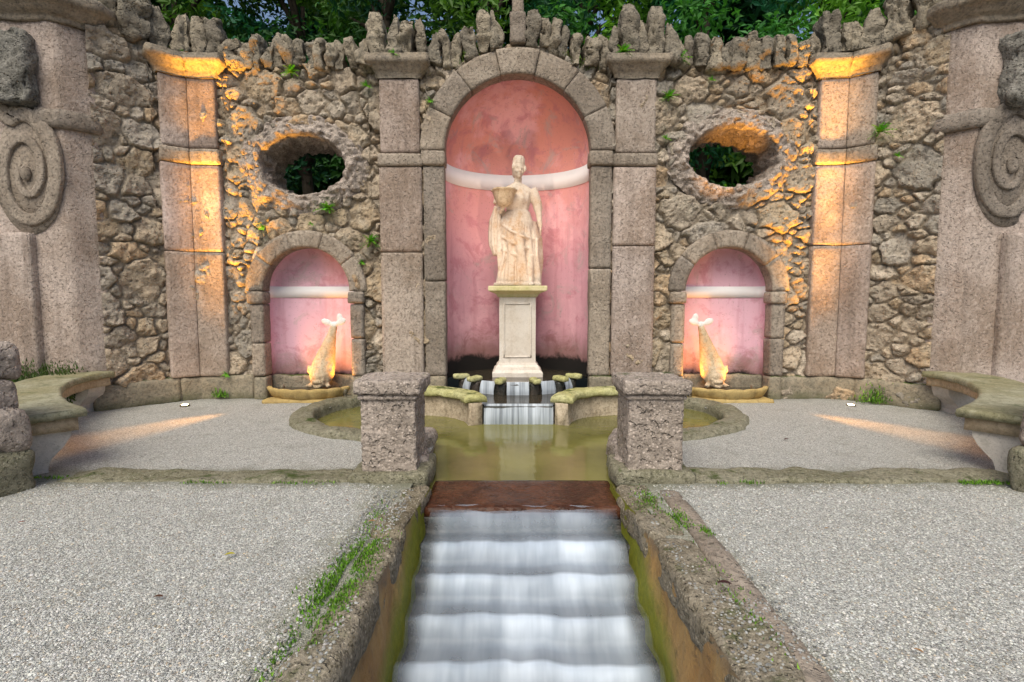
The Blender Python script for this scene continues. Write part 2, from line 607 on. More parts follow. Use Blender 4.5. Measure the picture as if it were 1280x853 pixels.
def plaster(name, top, low, grime_z, grime_w):
    m = NT(name)
    z = m.z()
    n1, n2, n3 = m.noise(.9, 6, .65), m.noise(3.0, 7, .7, dist=.5), m.noise(14, 6, .7)
    col = m.mix(m.ramp(m.math('ADD', z, m.math('MULTIPLY', n1, 1.2)), 2.6, 4.9), low, top)  # salmon towards the top: partly plaster, partly warm light put into the colour
    col = m.mix(m.ramp(n1, .48, .62, 0, .6), col, tuple(min(1, k * 1.1 + .09) for k in low))
    col = m.mix(m.ramp(n2, .50, .64, 0, .6), col, (low[0] * .74, low[1] * .52, low[2] * .55))
    col = m.mix(m.ramp(m.noise(1.5, 7, .72, dist=1.), .53, .66, 0, .6), col, (.46, .38, .37))
    st = m.noise(1., 5, .6, vec=m.scaled((6, 6, .5)))
    col = m.mix(m.ramp(st, .52, .68, 0, .4), col, (low[0] * .75, low[1] * .6, low[2] * .6))
    col = m.mix(m.ramp(m.noise(26, 4, .7), .60, .68, 0, .5), col, (.30, .17, .16))
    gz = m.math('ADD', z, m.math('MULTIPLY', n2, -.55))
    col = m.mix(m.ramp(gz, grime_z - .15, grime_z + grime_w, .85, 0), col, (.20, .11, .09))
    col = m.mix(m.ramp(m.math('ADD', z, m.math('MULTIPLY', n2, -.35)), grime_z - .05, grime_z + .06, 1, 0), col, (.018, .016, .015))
    m.bsdf(col, .85, m.bump(m.math('ADD', n3, m.math('MULTIPLY', n2, .8)), .25, .015), .2)
    return m.m
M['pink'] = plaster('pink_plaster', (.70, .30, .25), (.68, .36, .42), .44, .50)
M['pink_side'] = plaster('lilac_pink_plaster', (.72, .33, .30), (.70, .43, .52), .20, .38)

def simple(name, col, rough=.7, noise_amt=.2, scale=6., bump=.1, metal=0.):
    m = NT(name)
    n = m.noise(scale, 6, .65)
    c = m.mix(m.ramp(n, .4, .7, 0, noise_amt * 2), col, tuple(k * .6 for k in col))
    m.bsdf(c, rough, m.bump(m.noise(scale * 6, 4), bump, .01), .3, Metallic=metal)
    return m.m
M['white_band'] = simple('white_plaster_band', (.84, .82, .82), .8, .05, 4)
M['metal'] = simple('lamp_metal', (.20, .17, .12), .5, .15, 20, .05, .6)
M['bark'] = simple('bark', (.055, .042, .03), .9, .4, 12, .6)
M['soil'] = simple('forest_soil', (.05, .045, .025), .95, .3, 2, .5)

def lamp_glow(name, col, s):
    m = NT(name)
    e = m.n('Emission', {'Color': col, 'Strength': s})
    m.t.links.new(e.outputs[0], m.out.inputs[0])
    return m.m
M['lens'] = lamp_glow('lamp_lens', (1, .66, .30), 40)

def leaf(name, tint=1.0, trans=.35):
    m = NT(name)
    col = m.attr()
    d = m.n('BsdfPrincipled', {'Base Color': col, 'Roughness': .55, 'Specular IOR Level': .3})
    tr = m.n('BsdfTranslucent', {'Color': m.mix(1., col, (1.25, 1.35, .7), 'MULTIPLY')})
    mx = m.n('MixShader', {0: trans})
    m.t.links.new(d.outputs[0], mx.inputs[1]); m.t.links.new(tr.outputs[0], mx.inputs[2])
    m.t.links.new(mx.outputs[0], m.out.inputs[0])
    return m.m
M['leaf'] = leaf('tree_leaf')
M['fern'] = leaf('fern_leaf')

def water(name, col, rough, scale, bump, spec=.5, stretch=(1, 1, 1)):
    m = NT(name)
    n = m.noise(scale, 4, .5, vec=m.scaled(stretch))
    c2 = m.mix(m.ramp(m.noise(.8, 4, .6), .35, .7), col, tuple(k * .6 for k in col))
    m.bsdf(c2, rough, m.bump(n, bump, .02), spec, IOR=1.33)
    return m.m
M['pond'] = water('murky_pond_water', (.19, .178, .055), .05, 7, .16)
M['midpool'] = water('dark_pool_water', (.06, .05, .035), .08, 7, .15)
M['sill'] = stone('red_brown_wet_sill', (.050, .018, .010), (.095, .036, .018), (.018, .009, .007), big=3.5, mid=8, pit=40, bump=.5, streak=0, rough=.16, pitdark=.5, palemix=0, grain=.5)

def silk(name, fx, lo, hi, white, blue, thin=.3):
    """falling water: pale strands lengthwise, thinner between them"""
    m = NT(name)
    a = m.noise(1., 4, .6, vec=m.scaled((fx, .6, .6)))
    b = m.noise(1., 3, .5, vec=m.scaled((fx * 3.1, .8, 1.2)))
    at = m.n('SeparateColor', {0: m.attr()})
    s = m.math('ADD', m.math('MULTIPLY', a, .80), m.math('MULTIPLY', b, .20))
    dens = m.math('MULTIPLY', m.ramp(s, lo, hi, thin, 1.), at.outputs[0], clamp=True)
    col = m.mix(m.ramp(s, lo, hi), blue, white)
    p = m.n('BsdfPrincipled', {'Base Color': col, 'Roughness': .45, 'Specular IOR Level': .3})
    t = m.n('BsdfTransparent')
    mx = m.n('MixShader', {0: dens})
    m.t.links.new(t.outputs[0], mx.inputs[1]); m.t.links.new(p.outputs[0], mx.inputs[2])
    m.t.links.new(mx.outputs[0], m.out.inputs[0])
    return m.m
M['silk'] = silk('silky_cascade_water', 3.4, .26, .70, (.56, .63, .73), (.36, .43, .53), .68)
M['fall'] = silk('thin_waterfall', 15., .24, .66, (.54, .59, .66), (.32, .37, .43), .34)

# ------------------------------------------------------------------ the wall's plan: s along the wall, n out of it towards the court
HALF = [(0, 8.4), (4.72, 8.4), (5.20, 8.36), (5.54, 8.09), (6.05, 7.55), (6.70, 6.86)]
_p = np.array([(-x, y) for x, y in HALF[:0:-1]] + HALF)
_sl = np.concatenate([[0], np.cumsum(np.linalg.norm(_p[1:] - _p[:-1], axis=1))])
_sl -= _sl[-1] / 2
def wallpos(s, n, z):
    s = np.asarray(s, float)
    x, y = np.interp(s, _sl, _p[:, 0]), np.interp(s, _sl, _p[:, 1])
    e = .05
    dx = np.interp(s + e, _sl, _p[:, 0]) - np.interp(s - e, _sl, _p[:, 0])
    dy = np.interp(s + e, _sl, _p[:, 1]) - np.interp(s - e, _sl, _p[:, 1])
    L = np.sqrt(dx * dx + dy * dy)
    return np.stack([x + n * dy / L, y - n * dx / L, np.asarray(z, float) + 0 * x], 1)

def on_wall(VF):
    """local block: x = s, y = -n (towards the court is -y), z"""
    V, F = VF
    return wallpos(V[:, 0], -V[:, 1], V[:, 2]), F

def wblock(s0, s1, n0, n1, z0, z1, **k):
    V, F = block((s1 - s0, n1 - n0, z1 - z0), **k)
    return on_wall(move((V, F), ((s0 + s1) / 2, -(n0 + n1) / 2, z0)))

SP = [float(np.interp(x, _p[:, 0], _sl)) for x in (4.72, 5.20, 5.54, 6.05)]   # s of pilaster edges, fold and pier
S_P0, S_FOLD, S_P1, S_PIER = SP

# niche and window data
NICHE_R, NICHE_SPR, NICHE_D = 1.16, 3.98, 1.0
SIDE_X, SIDE_R, SIDE_SPR = 3.41, .70, 1.76
OVAL = {-1: (-3.42, 3.76, .69, .475), 1: (3.43, 3.88, .73, .475)}

def crest(s):
    s = np.asarray(s, float)
    z = 5.28 + .03 * np.sin(s * 3.1) + .0 * s
    a = np.abs(s)
    z = np.where(a < 1.45, np.maximum(z, NICHE_SPR + np.sqrt(np.maximum(0, 1.63 ** 2 - s * s))), z)
    z = np.where((a > 1.45) & (a < 2.35), 5.40, z)
    z = np.where((a > S_P0 - .08) & (a < S_P1 + .08), 5.40, z)
    z = np.where(a >= S_P1 + .08, 5.46 + (a - S_P1) * .25, z)
    return z

# ================================================================== the ground
POND_R = [(.80, 4.20), (.84, 4.6), (.95, 5.1), (1.0, 5.6), (1.35, 5.86), (2.15, 6.18), (2.66, 6.6), (2.88, 7.15), (2.80, 7.75), (2.45, 8.22)]
pond_r = catmull(POND_R, 6)
pond_poly = np.vstack([pond_r, pond_r[::-1] * np.array([-1, 1])])
chan_poly = [(-.98, -3), (.98, -3), (.98, 4.4), (-.98, 4.4)]

def build_ground():
    xs = np.arange(-9.0, 9.001, .06)
    ys = np.arange(-4.0, 8.75, .06)
    X, Y = np.meshgrid(xs, ys, indexing='ij')
    P = np.stack([X.ravel(), Y.ravel(), np.zeros(X.size)], 1)
    P[:, 2] = .018 * fbm(P, .9, 4, 3) + .006 * fbm(P, 7, 3, 5)
    nu, nv = X.shape
    i = np.arange(nu - 1)[:, None] * nv + np.arange(nv - 1)[None, :]
    Fq = np.stack([i, i + nv, i + nv + 1, i + 1], -1).reshape(-1, 4)
    cx, cy = P[Fq, 0].mean(1), P[Fq, 1].mean(1)
    hole = inside(pond_poly, cx, cy) | inside(chan_poly, cx, cy)
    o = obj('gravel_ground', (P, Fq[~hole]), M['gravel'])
    tag(o, kind='structure')
    # ground beyond: forest floor all round, out to the horizon
    a, b = (-8.9, 8.9), (-3.9, 8.62)
    L = 250
    V = [(a[0], b[0], -.03), (a[1], b[0], -.03), (a[1], b[1], -.03), (a[0], b[1], -.03), (-L, -L, -.03), (L, -L, -.03), (L, L, -.03), (-L, L, -.03)]
    F = [(0, 1, 5, 4), (1, 2, 6, 5), (2, 3, 7, 6), (3, 0, 4, 7)]
    tag(obj('forest_floor', (np.array(V), F), M['soil'], smooth=False), kind='structure')
build_ground()

def ico():
    t = (1 + 5 ** .5) / 2
    V = np.array([(-1, t, 0), (1, t, 0), (-1, -t, 0), (1, -t, 0), (0, -1, t), (0, 1, t), (0, -1, -t), (0, 1, -t), (t, 0, -1), (t, 0, 1), (-t, 0, -1), (-t, 0, 1)], float)
    V /= np.linalg.norm(V[0])
    F = np.array([(0, 11, 5), (0, 5, 1), (0, 1, 7), (0, 7, 10), (0, 10, 11), (1, 5, 9), (5, 11, 4), (11, 10, 2), (10, 7, 6), (7, 1, 8), (3, 9, 4), (3, 4, 2), (3, 2, 6), (3, 6, 8), (3, 8, 9), (4, 9, 5), (2, 4, 11), (6, 2, 10), (8, 6, 7), (9, 8, 1)])
    return V, F

def scatter_pebbles(name, XY, Z, size, seed, label=None, dark=1.):
    rs = np.random.RandomState(seed)
    V0, F0 = ico()
    n = len(XY)
    sc = size * rs.uniform(.55, 1.35, (n, 1)) * np.stack([rs.uniform(.7, 1.3, n), rs.uniform(.7, 1.3, n), rs.uniform(.45, .8, n)], 1)
    jit = 1 + rs.uniform(-.22, .22, (n, 12, 1))
    V = V0[None] * jit * sc[:, None, :]
    th = rs.uniform(0, 6.28, n)
    c, s = np.cos(th)[:, None], np.sin(th)[:, None]
    V = np.stack([V[:, :, 0] * c - V[:, :, 1] * s, V[:, :, 0] * s + V[:, :, 1] * c, V[:, :, 2]], 2)
    V[:, :, :2] += XY[:, None, :]
    V[:, :, 2] += (Z + sc[:, 2] * .25)[:, None]
    F = (F0[None] + (np.arange(n) * 12)[:, None, None]).reshape(-1, 3)
    g = rs.uniform(.22, .66, n)
    tint = np.stack([g * rs.uniform(.97, 1.05, n), g, g * rs.uniform(.90, 1.0, n)], 1) * dark
    warm = rs.rand(n) < .07
    tint[warm] *= np.array([1.0, .85, .70])
    col = np.repeat(tint, 12, 0)
    o = obj(name, (V.reshape(-1, 3), F), M['pebble'], smooth=False, col=col)
    tag(o, kind='stuff')
    return o

def pebbles():
    rs = np.random.RandomState(4)
    n = 60000
    Y = 1.35 + 3.0 * rs.rand(n) ** 1.25
    X = rs.uniform(-1, 1, n) * (Y * 1.04 + .3) - .09
    k = np.abs(X) > 1.13
    X, Y = X[k], Y[k]
    P = np.stack([X, Y, 0 * X], 1)
    Z = .018 * fbm(P, .9, 4, 3) + .006 * fbm(P, 7, 3, 5)
    scatter_pebbles('loose_gravel', np.stack([X, Y], 1), Z, .0056, 5)
pebbles()

# ================================================================== the fountain wall
wall = thing('fountain_wall', 'long grotto wall of rough rubble stone with pilasters, pink niches, oval openings and jagged crest', 'wall', (0, 8.4, 0))

def build_rubble():
    rs = np.random.RandomState(12)
    S0, S1, Z1 = -S_PIER - .06, S_PIER + .06, 5.75
    seeds = []
    def throw(n, rmin, rmax, k=.92):
        for _ in range(n):
            r = rs.uniform(rmin, rmax)
            s, z = rs.uniform(S0, S1), rs.uniform(-.1, Z1)
            ok = True
            for (a, b, q) in seeds:
                if (a - s) ** 2 + (b - z) ** 2 < (k * (r + q)) ** 2:
                    ok = False
                    break
            if ok:
                seeds.append((s, z, r))
    throw(500, .20, .31, .95)
    throw(2200, .11, .18, .93)
    throw(7000, .05, .085, .88)
    Sd = np.array(seeds)
    n = len(Sd)
    asp = np.exp(rs.uniform(-.22, .42, n))
    asp = np.where(Sd[:, 0] > 3, asp * 1.12, asp)
    tone = rs.rand(n)
    pal = np.array([(.30, .25, .20), (.38, .30, .22), (.28, .25, .22), (.35, .265, .175), (.44, .37, .30), (.22, .205, .185), (.41, .285, .175)])
    scol = pal[rs.randint(0, len(pal), n)] * rs.uniform(1.12, 1.52, (n, 1))
    proud = rs.uniform(.012, .055, n)
    tilt = rs.uniform(-.35, .35, (n, 2))
    ds = .017
    ss = np.arange(S0, S1, ds)
    zs = np.arange(0, 1.0001, 1 / 320.)
    SS, TT = np.meshgrid(ss, zs, indexing='ij')
    ZZ = TT * crest(SS)
    P = np.stack([SS.ravel(), ZZ.ravel(), 0 * SS.ravel()], 1)
    W = P.copy()
    W[:, 0] += .055 * fbm(P, 3.2, 3, 21) + .018 * fbm(P, 14, 2, 23)
    W[:, 1] += .055 * fbm(P + 9, 3.2, 3, 22) + .018 * fbm(P + 5, 14, 2, 24)
    N = len(P)
    f1 = np.full(N, 9.); f2 = np.full(N, 9.); id1 = np.zeros(N, int)
    # only test seeds in a window of s
    order = np.argsort(Sd[:, 0])
    Ss = Sd[order]
    nz = len(zs)
    for c0 in range(0, len(ss), 30):
        sl = slice(c0 * nz, min(len(ss), c0 + 30) * nz)
        w = W[sl]
        lo, hi = np.searchsorted(Ss[:, 0], [ss[c0] - .9, ss[min(len(ss) - 1, c0 + 30)] + .9])
        ids = order[lo:hi]
        sd = Sd[ids]
        dx = (w[:, None, 0] - sd[None, :, 0]) / asp[ids]
        dz = (w[:, None, 1] - sd[None, :, 1]) * asp[ids]
        d = np.sqrt(dx * dx + dz * dz) - sd[None, :, 2]
        part = np.argpartition(d, 1, axis=1)[:, :2]
        dd = np.take_along_axis(d, part, 1)
        sw = dd[:, 0] > dd[:, 1]
        a = np.where(sw, part[:, 1], part[:, 0])
        f1[sl] = np.minimum(dd[:, 0], dd[:, 1])
        f2[sl] = np.maximum(dd[:, 0], dd[:, 1])
        id1[sl] = ids[a]
    edge = (f2 - f1) * .5
    gap = .002 + .007 * rs.rand(n)[id1]
    body = sstep(0, .018, edge - gap)
    rel = W[:, :2] - Sd[id1, :2]
    rough = fbm(P, 6.5, 5, 40, .6)
    fine = fbm(P, 30, 3, 50, .6)
    pit = sstep(.22, .5, fbm(P, 17, 2, 60))
    dome = np.clip(edge, 0, .06) * .22
    face = proud[id1] + dome + (rel * tilt[id1]).sum(1) * .75 + .034 * rough + .016 * fine - .026 * pit
    h = -.022 + .03 * rough + body * (.024 + face)
    m = body[:, None]
    lich = sstep(.12, .42, fbm(P, 9, 4, 90, .65))[:, None] * .55
    base = scol[id1] * (1 + .3 * rough[:, None])
    base = base * (1 - lich) + lich * np.array([.50, .45, .37])
    col = base * m + (1 - m) * np.array([.27, .225, .175]) * (1 + .3 * rough[:, None])
    # warm iron staining in broad patches on the sides
    st = sstep(.05, .5, fbm(P, .8, 4, 70))[:, None] * .35
    col = col * (1 - st) + st * np.array([.36, .24, .13])
    V = wallpos(P[:, 0], h, P[:, 1])
    nu = len(ss)
    i = np.arange(nu - 1)[:, None] * nz + np.arange(nz - 1)[None, :]
    Fq = np.stack([i, i + nz, i + nz + 1, i + 1], -1).reshape(-1, 4)
    cs, cz = P[Fq, 0].mean(1), P[Fq, 1].mean(1)
    hole = (np.abs(cs) < 1.3) & (cz < NICHE_SPR)
    hole |= (cs ** 2 + (cz - NICHE_SPR) ** 2 < 1.3 ** 2)
    for sg in (-1, 1):
        x = cs - sg * SIDE_X
        hole |= (np.abs(x) < .80) & (cz < SIDE_SPR)
        hole |= (x ** 2 + (cz - SIDE_SPR) ** 2 < .80 ** 2)
        ox, oz, a, b = OVAL[sg]
        hole |= ((cs - ox) / (a + .16)) ** 2 + ((cz - oz) / (b + .14)) ** 2 < 1
    Fq = Fq[~hole]
    # rough top of the wall, running back behind the crest stones
    top = np.arange(nu) * nz + nz - 1
    extra, nrow = [], len(V)
    for k, (nn, dzz) in enumerate(((-.22, .02), (-.5, .0), (-.75, -.06))):
        extra.append(wallpos(ss, nn + 0 * ss, crest(ss) + dzz + .03 * fbm(np.stack([ss, 0 * ss + k, 0 * ss], 1), 5, 3, 80)))
    V2 = np.vstack([V] + extra)
    col2 = np.vstack([col] + [np.tile((.2, .18, .13), (nu, 1))] * 3)
    rows = [top] + [nrow + k * nu + np.arange(nu) for k in range(3)]
    ex = []
    for r0, r1 in zip(rows[:-1], rows[1:]):
        ex.append(np.stack([r0[:-1], r0[1:], r1[1:], r1[:-1]], 1))
    F = np.vstack([Fq] + ex)
    used = np.unique(F)
    remap = np.zeros(len(V2), int)
    remap[used] = np.arange(len(used))
    obj('rubble_masonry', (V2[used], remap[F]), M['rubble'], wall, col=col2[used])
build_rubble()

# ---- plinth course
def plinths():
    k = 0
    for sg in (-1, 1):
        for a, b in ((2.22, 2.50), (4.30, 5.50), (5.50, 6.6)):
            s0, s1 = sorted((sg * a, sg * b))
            obj('plinth', wblock(s0, s1, -.1, .10, -.05, .375, r=.05, amp=.050, freq=4.5, seed=90 + k, res=.05), M['plinth'], wall)
            k += 1
plinths()

# ---- pilasters
def capital_vf(s0, s1, z0, seed, h=.33):
    """moulded cap: rectangles lofted upwards, in wall coordinates"""
    prof = [(0., .00), (.02, .02), (.02, .07), (.045, .09), (.075, .13), (.115, .18), (.15, .20), (.155, .27), (.14, .285), (.15, .31), (.12, h)]
    V, F = [], []
    nseg = max(6, int((s1 - s0) / .06))
    for (o, dz) in prof:
        a, b, n = s0 - o, s1 + o, .13 + o
        ring = [(a, -.1)] + [(a, -.1 + (n + .1) * t) for t in (.4, .75)] + [(a + (b - a) * t / nseg, n) for t in range(nseg + 1)] + [(b, -.1 + (n + .1) * t) for t in (.75, .4)] + [(b, -.1)]
        V.append([(s, nn, z0 + dz) for s, nn in ring])
    V = np.array(V)
    m, w = V.shape[:2]
    P = V.reshape(-1, 3)
    P = P + np.stack([fbm(P + seed + 5 * q, 6, 4, seed + q) for q in range(3)], 1) * .022
    F = grid_faces(m, w)
    F.append(tuple((m - 1) * w + q for q in range(w)))
    F.append(tuple(range(w))[::-1])
    return wallpos(P[:, 0], P[:, 1], P[:, 2]), [tuple(f) for f in F]

def pilaster(s0, s1, parts, seed, imp):
    """shaft of stacked blocks (one mesh), impost course and capital as sub-parts"""
    mb, tones = MB(), []
    rs = random.Random(seed)
    def put(VF):
        g = rs.uniform(.80, 1.12)
        tones.append(np.tile((g * rs.uniform(.98, 1.04), g, g * rs.uniform(.95, 1.03)), (len(VF[0]), 1)))
        mb.add(VF)
    k = 0
    for (a, b) in parts:
        zc = [.375, 2.38 + .05 * (seed % 3), imp[0]]
        for z0, z1 in zip(zc[:-1], zc[1:]):
            put(wblock(a + .003, b - .003, -.1, .12, z0 + .003, z1 - .003, r=.016, amp=.010, freq=4, seed=seed + k, res=.05)); k += 1
        w = .025
        put(wblock(a + .003 + w * (a == s0), b - .003 - w * (b == s1), -.1, .115, imp[1] + .003, 5.06, r=.016, amp=.010, freq=4, seed=seed + k, res=.05)); k += 1
    p = obj('pilaster', mb.out(), M['ashlar_block'], wall, col=np.concatenate(tones))
    ib = MB()
    for (a, b) in parts:
        ib.add(wblock(a - .015 * (a == s0), b + .015 * (b == s1), -.1, .145, imp[0] + .003, imp[1] - .003, r=.03, amp=.014, freq=5, seed=seed + 7 + k, res=.05)); k += 1
    obj('impost', ib.out(), M['trim'], p)
    obj('capital', capital_vf(s0, s1, 5.06, seed + 40), M['cornice'], p)
    return p
for sg in (-1, 1):
    a, b = sorted((sg * 1.52, sg * 2.20))
    pilaster(a, b, [(a, b)], 100 + sg, (3.72, 3.93))
    a, f, b = sorted((sg * S_P0, sg * S_FOLD, sg * S_P1))
    pilaster(a, b, [(a, f), (f, b)], 130 + sg, (3.74, 3.99))

# ---- niches
def arch_stone_vf(cx, cz, r0, r1, t0, t1, n0, n1, seed, res=.05):
    d = ((t1 - t0) * (r0 + r1) / 2, n1 - n0, r1 - r0)
    V, F = block(d, r=.008, amp=.011, freq=5, seed=seed, res=res)
    th = (t0 + t1) / 2 - V[:, 0] / ((r0 + r1) / 2)
    rr = r0 + V[:, 2]
    return wallpos(cx + rr * np.cos(th), (n0 + n1) / 2 - V[:, 1], cz + rr * np.sin(th)), F

def niche_shell(cx, r, spr, depth, z0, y0, nseg=40, power=1.0):
    V = []
    th = np.linspace(0, math.pi, nseg + 1)
    zs = np.arange(z0, spr, .12)
    rows = []
    ex = lambda a: np.sign(np.cos(a)) * np.abs(np.cos(a)) ** power
    ey = lambda a: np.abs(np.sin(a)) ** power
    for z in zs:
        rows.append(np.stack([cx + r * ex(th), y0 + depth * ey(th), z + 0 * th], 1))
    for ph in np.linspace(0, math.pi / 2, 18):
        c = math.cos(ph) ** power
        rows.append(np.stack([cx + r * ex(th) * math.cos(ph), y0 + depth * ey(th) * c, spr + r * math.sin(ph) + 0 * th], 1))
    V = np.array(rows)
    m, w = V.shape[:2]
    return V.reshape(-1, 3), grid_faces(m, w)

def band_vf(cx, r, depth, y0, z0, z1, power=1.0, nseg=48, t=.014):
    th = np.linspace(0.02, math.pi - .02, nseg + 1)
    ex = np.sign(np.cos(th)) * np.abs(np.cos(th)) ** power
    ey = np.abs(np.sin(th)) ** power
    o = np.stack([cx + r * ex, y0 + depth * ey], 1)
    i = np.stack([cx + (r - t) * ex, y0 + (depth - t) * ey], 1)
    V = np.concatenate([np.column_stack([o, 0 * th + z0]), np.column_stack([i, 0 * th + z0]), np.column_stack([i, 0 * th + z1]), np.column_stack([o, 0 * th + z1])])
    n = len(th)
    F = []
    for a in range(3):
        for k in range(n - 1):
            F.append((a * n + k, a * n + k + 1, (a + 1) * n + k + 1, (a + 1) * n + k))
    return V, F

def niche(cx, r, spr, depth, z0, jamb_w, imp_h, n_arch, seed, mat, band, side, base_z, imp_z, power=1.0, arch_w=None):
    p = obj('niche', niche_shell(cx, r + .03, spr, depth, z0, 8.42, power=power), mat, wall)
    obj('band', band_vf(cx, r + .03, depth, 8.42, band[0], band[1], power), M['white_band'], p)
    n1 = .12 if side else .10
    ro = r + (arch_w or jamb_w)
    for sg in (-1, 1):
        a, b = sorted((cx + sg * r, cx + sg * (r + jamb_w)))
        zz = [base_z, base_z + (imp_z - base_z) * (.52 if sg > 0 else .46), imp_z]
        for j, (q0, q1) in enumerate(zip(zz[:-1], zz[1:])):
            obj('jamb', wblock(a + .002, b - .002, -.14, n1, q0 + .003, q1 - .003, r=.02, amp=.014, freq=5, seed=seed + j + 3 * sg, res=.05), M['trim'], p)
        obj('impost', wblock(a - .03, b + .012, -.14, n1 + .035, imp_z + .003, imp_z + imp_h, r=.03, amp=.014, freq=5, seed=seed + 9 + sg, res=.05), M['trim'], p)
    z_sp = imp_z + imp_h + .003
    dz = spr - z_sp
    for j in range(n_arch):
        t0, t1 = math.pi * j / n_arch + .0015, math.pi * (j + 1) / n_arch - .0015
        obj('arch_stone', arch_stone_vf(cx, spr - dz * .0 if side else spr, r, ro, t0, t1, -.14, n1 + (.03 if (j == n_arch // 2 and not side) else 0), seed + 20 + j), M['trim'], p)
    return p
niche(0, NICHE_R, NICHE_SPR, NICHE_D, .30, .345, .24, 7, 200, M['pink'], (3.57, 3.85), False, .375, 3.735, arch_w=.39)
for sg in (-1, 1):
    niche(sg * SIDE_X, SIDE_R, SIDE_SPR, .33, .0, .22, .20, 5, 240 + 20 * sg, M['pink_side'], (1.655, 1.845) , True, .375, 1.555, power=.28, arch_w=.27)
    for q in (-1, 1):
        a, b = sorted((sg * SIDE_X + q * .685, sg * SIDE_X + q * .90))
        obj('plinth', wblock(a, b, -.14, .130, -.05, .372, r=.03, amp=.03, freq=5, seed=300 + q + 5 * sg, res=.05), M['plinth'], wall)
    a, b = sorted((sg * 1.17, sg * 2.215))
    obj('plinth', wblock(a, b, -.14, .135, -.25, .372, r=.025, amp=.02, freq=5, seed=310 + sg, res=.05), M['plinth'], wall)
# worn rubble course at the foot of each side niche
for sg in (-1, 1):
    obj('niche_step', wblock(sg * SIDE_X - .76, sg * SIDE_X + .76, -.30, -.17, -.05, .36, r=.03, amp=.03, freq=6, seed=330 + sg, res=.05), M['plinth'], wall)

# ---- oval openings: a thick ring of nodular stone that turns into the tunnel
def oval_vf(ox, oz, a, b, seed, wa, wb):
    nt, nr = 220, 46
    th = np.linspace(0, 2 * math.pi, nt, endpoint=False)
    t = np.linspace(0, 1, nr)
    TH, T = np.meshgrid(th, t, indexing='ij')
    TH, T = TH.ravel(), T.ravel()
    face = np.clip(T / .55, 0, 1)            # 0 outer edge .. 1 inner edge
    deep = np.clip((T - .55) / .45, 0, 1)
    wob = .05 * fbm(np.stack([np.cos(TH) * 2, np.sin(TH) * 2, 0 * TH + seed], 1), 1.5, 3, seed)
    ra = a + wob + (1 - face) * wa
    rb = b + wob * .8 + (1 - face) * wb
    n = -.03 + .12 * np.sin(np.clip(face, 0, 1) * math.pi * .62) - deep * .95
    ra = ra + .05 * deep
    rb = rb + .03 * deep
    P = np.stack([ox + ra * np.cos(TH), n, oz + rb * np.sin(TH)], 1)
    # nodules
    q = P * np.array([1, 1, 1])
    nod = np.abs(fbm(q + seed, 8, 2, seed + 3))
    nod2 = fbm(q + seed, 20, 3, seed + 5)
    amp = (.03 + .16 * nod + .025 * nod2)
    nrm_in = np.stack([-np.cos(TH), 0 * TH, -np.sin(TH)], 1)
    out = np.stack([0 * TH, 1 + 0 * TH, 0 * TH], 1)
    k = np.clip(deep * 4, 0, 1)[:, None]
    D = out * (1 - k) + nrm_in * k
    P = P + D * (amp - .03)[:, None]
    return wallpos(P[:, 0], P[:, 1], P[:, 2]), grid_faces(nt, nr, True)
for sg in (-1, 1):
    ox, oz, a, b = OVAL[sg]
    obj('oval_opening', oval_vf(ox, oz, a, b, 350 + sg, .34, .31), M['tufa'], wall)

# ---- crest of upright stones
def crest_stones():
    rs = random.Random(8)
    s = -6.32
    k = 0
    while s < 6.30:
        a = abs(s)
        if a > S_P1 + .05:
            w, h = rs.uniform(.26, .36), rs.uniform(.55, .9)
        elif a > S_P0 - .1:
            w, h = rs.uniform(.24, .32), rs.uniform(.48, .66)
        elif 1.45 < a < 2.4:
            w, h = rs.uniform(.15, .25), rs.uniform(.48, .72)
        else:
            w, h = rs.uniform(.12, .22), rs.uniform(.33, .52)
        c = s + w / 2
        s += w + rs.uniform(-.01, .035)
        if abs(c) < .17:
            continue
        z0 = float(crest(np.array([c]))[0]) - .05
        kind = rs.random()
        if kind < .3:
            tp = lambda t: 1.05 - .72 * np.clip((t - .35) / .65, 0, 1) ** 1.3
        elif kind < .7:
            tp = lambda t: 1.0 + .08 * np.sin(t * 3.1) - .28 * np.clip((t - .7) / .3, 0, 1) ** 2
        else:
            tp = lambda t: .86 + .22 * np.sin(np.clip(t, 0, 1) * 2.6) - .2 * np.clip((t - .8) / .2, 0, 1)
        d = rs.uniform(.22, .36)
        VF = block((w * 1.02, d, h + .06), r=.018, amp=.095, freq=6.5, seed=400 + k, res=.034, octv=5, taper=tp, pits=.055)
        VF = move(VF, (0, 0, 0), ry=rs.uniform(-.09, .09))
        V, F = VF
        n0 = .0 if not (1.45 < abs(c) < 2.4) else .06
        obj('crest_stone', (wallpos(V[:, 0] + c, -V[:, 1] + n0 - .02, V[:, 2] + z0), F), M['merlon'], wall)
        k += 1
crest_stones()
# finial over the keystone
obj('finial', move(block((.25, .3, .46), r=.03, amp=.02, freq=5, seed=480, res=.04), (0, 8.38, 5.58)), M['trim'], wall)
obj('finial', move(block((.17, .2, .8), r=.05, amp=.02, freq=5, seed=481, res=.04, taper=lambda t: 1.1 - .35 * t), (0, 8.38, 6.02)), M['trim'], wall)

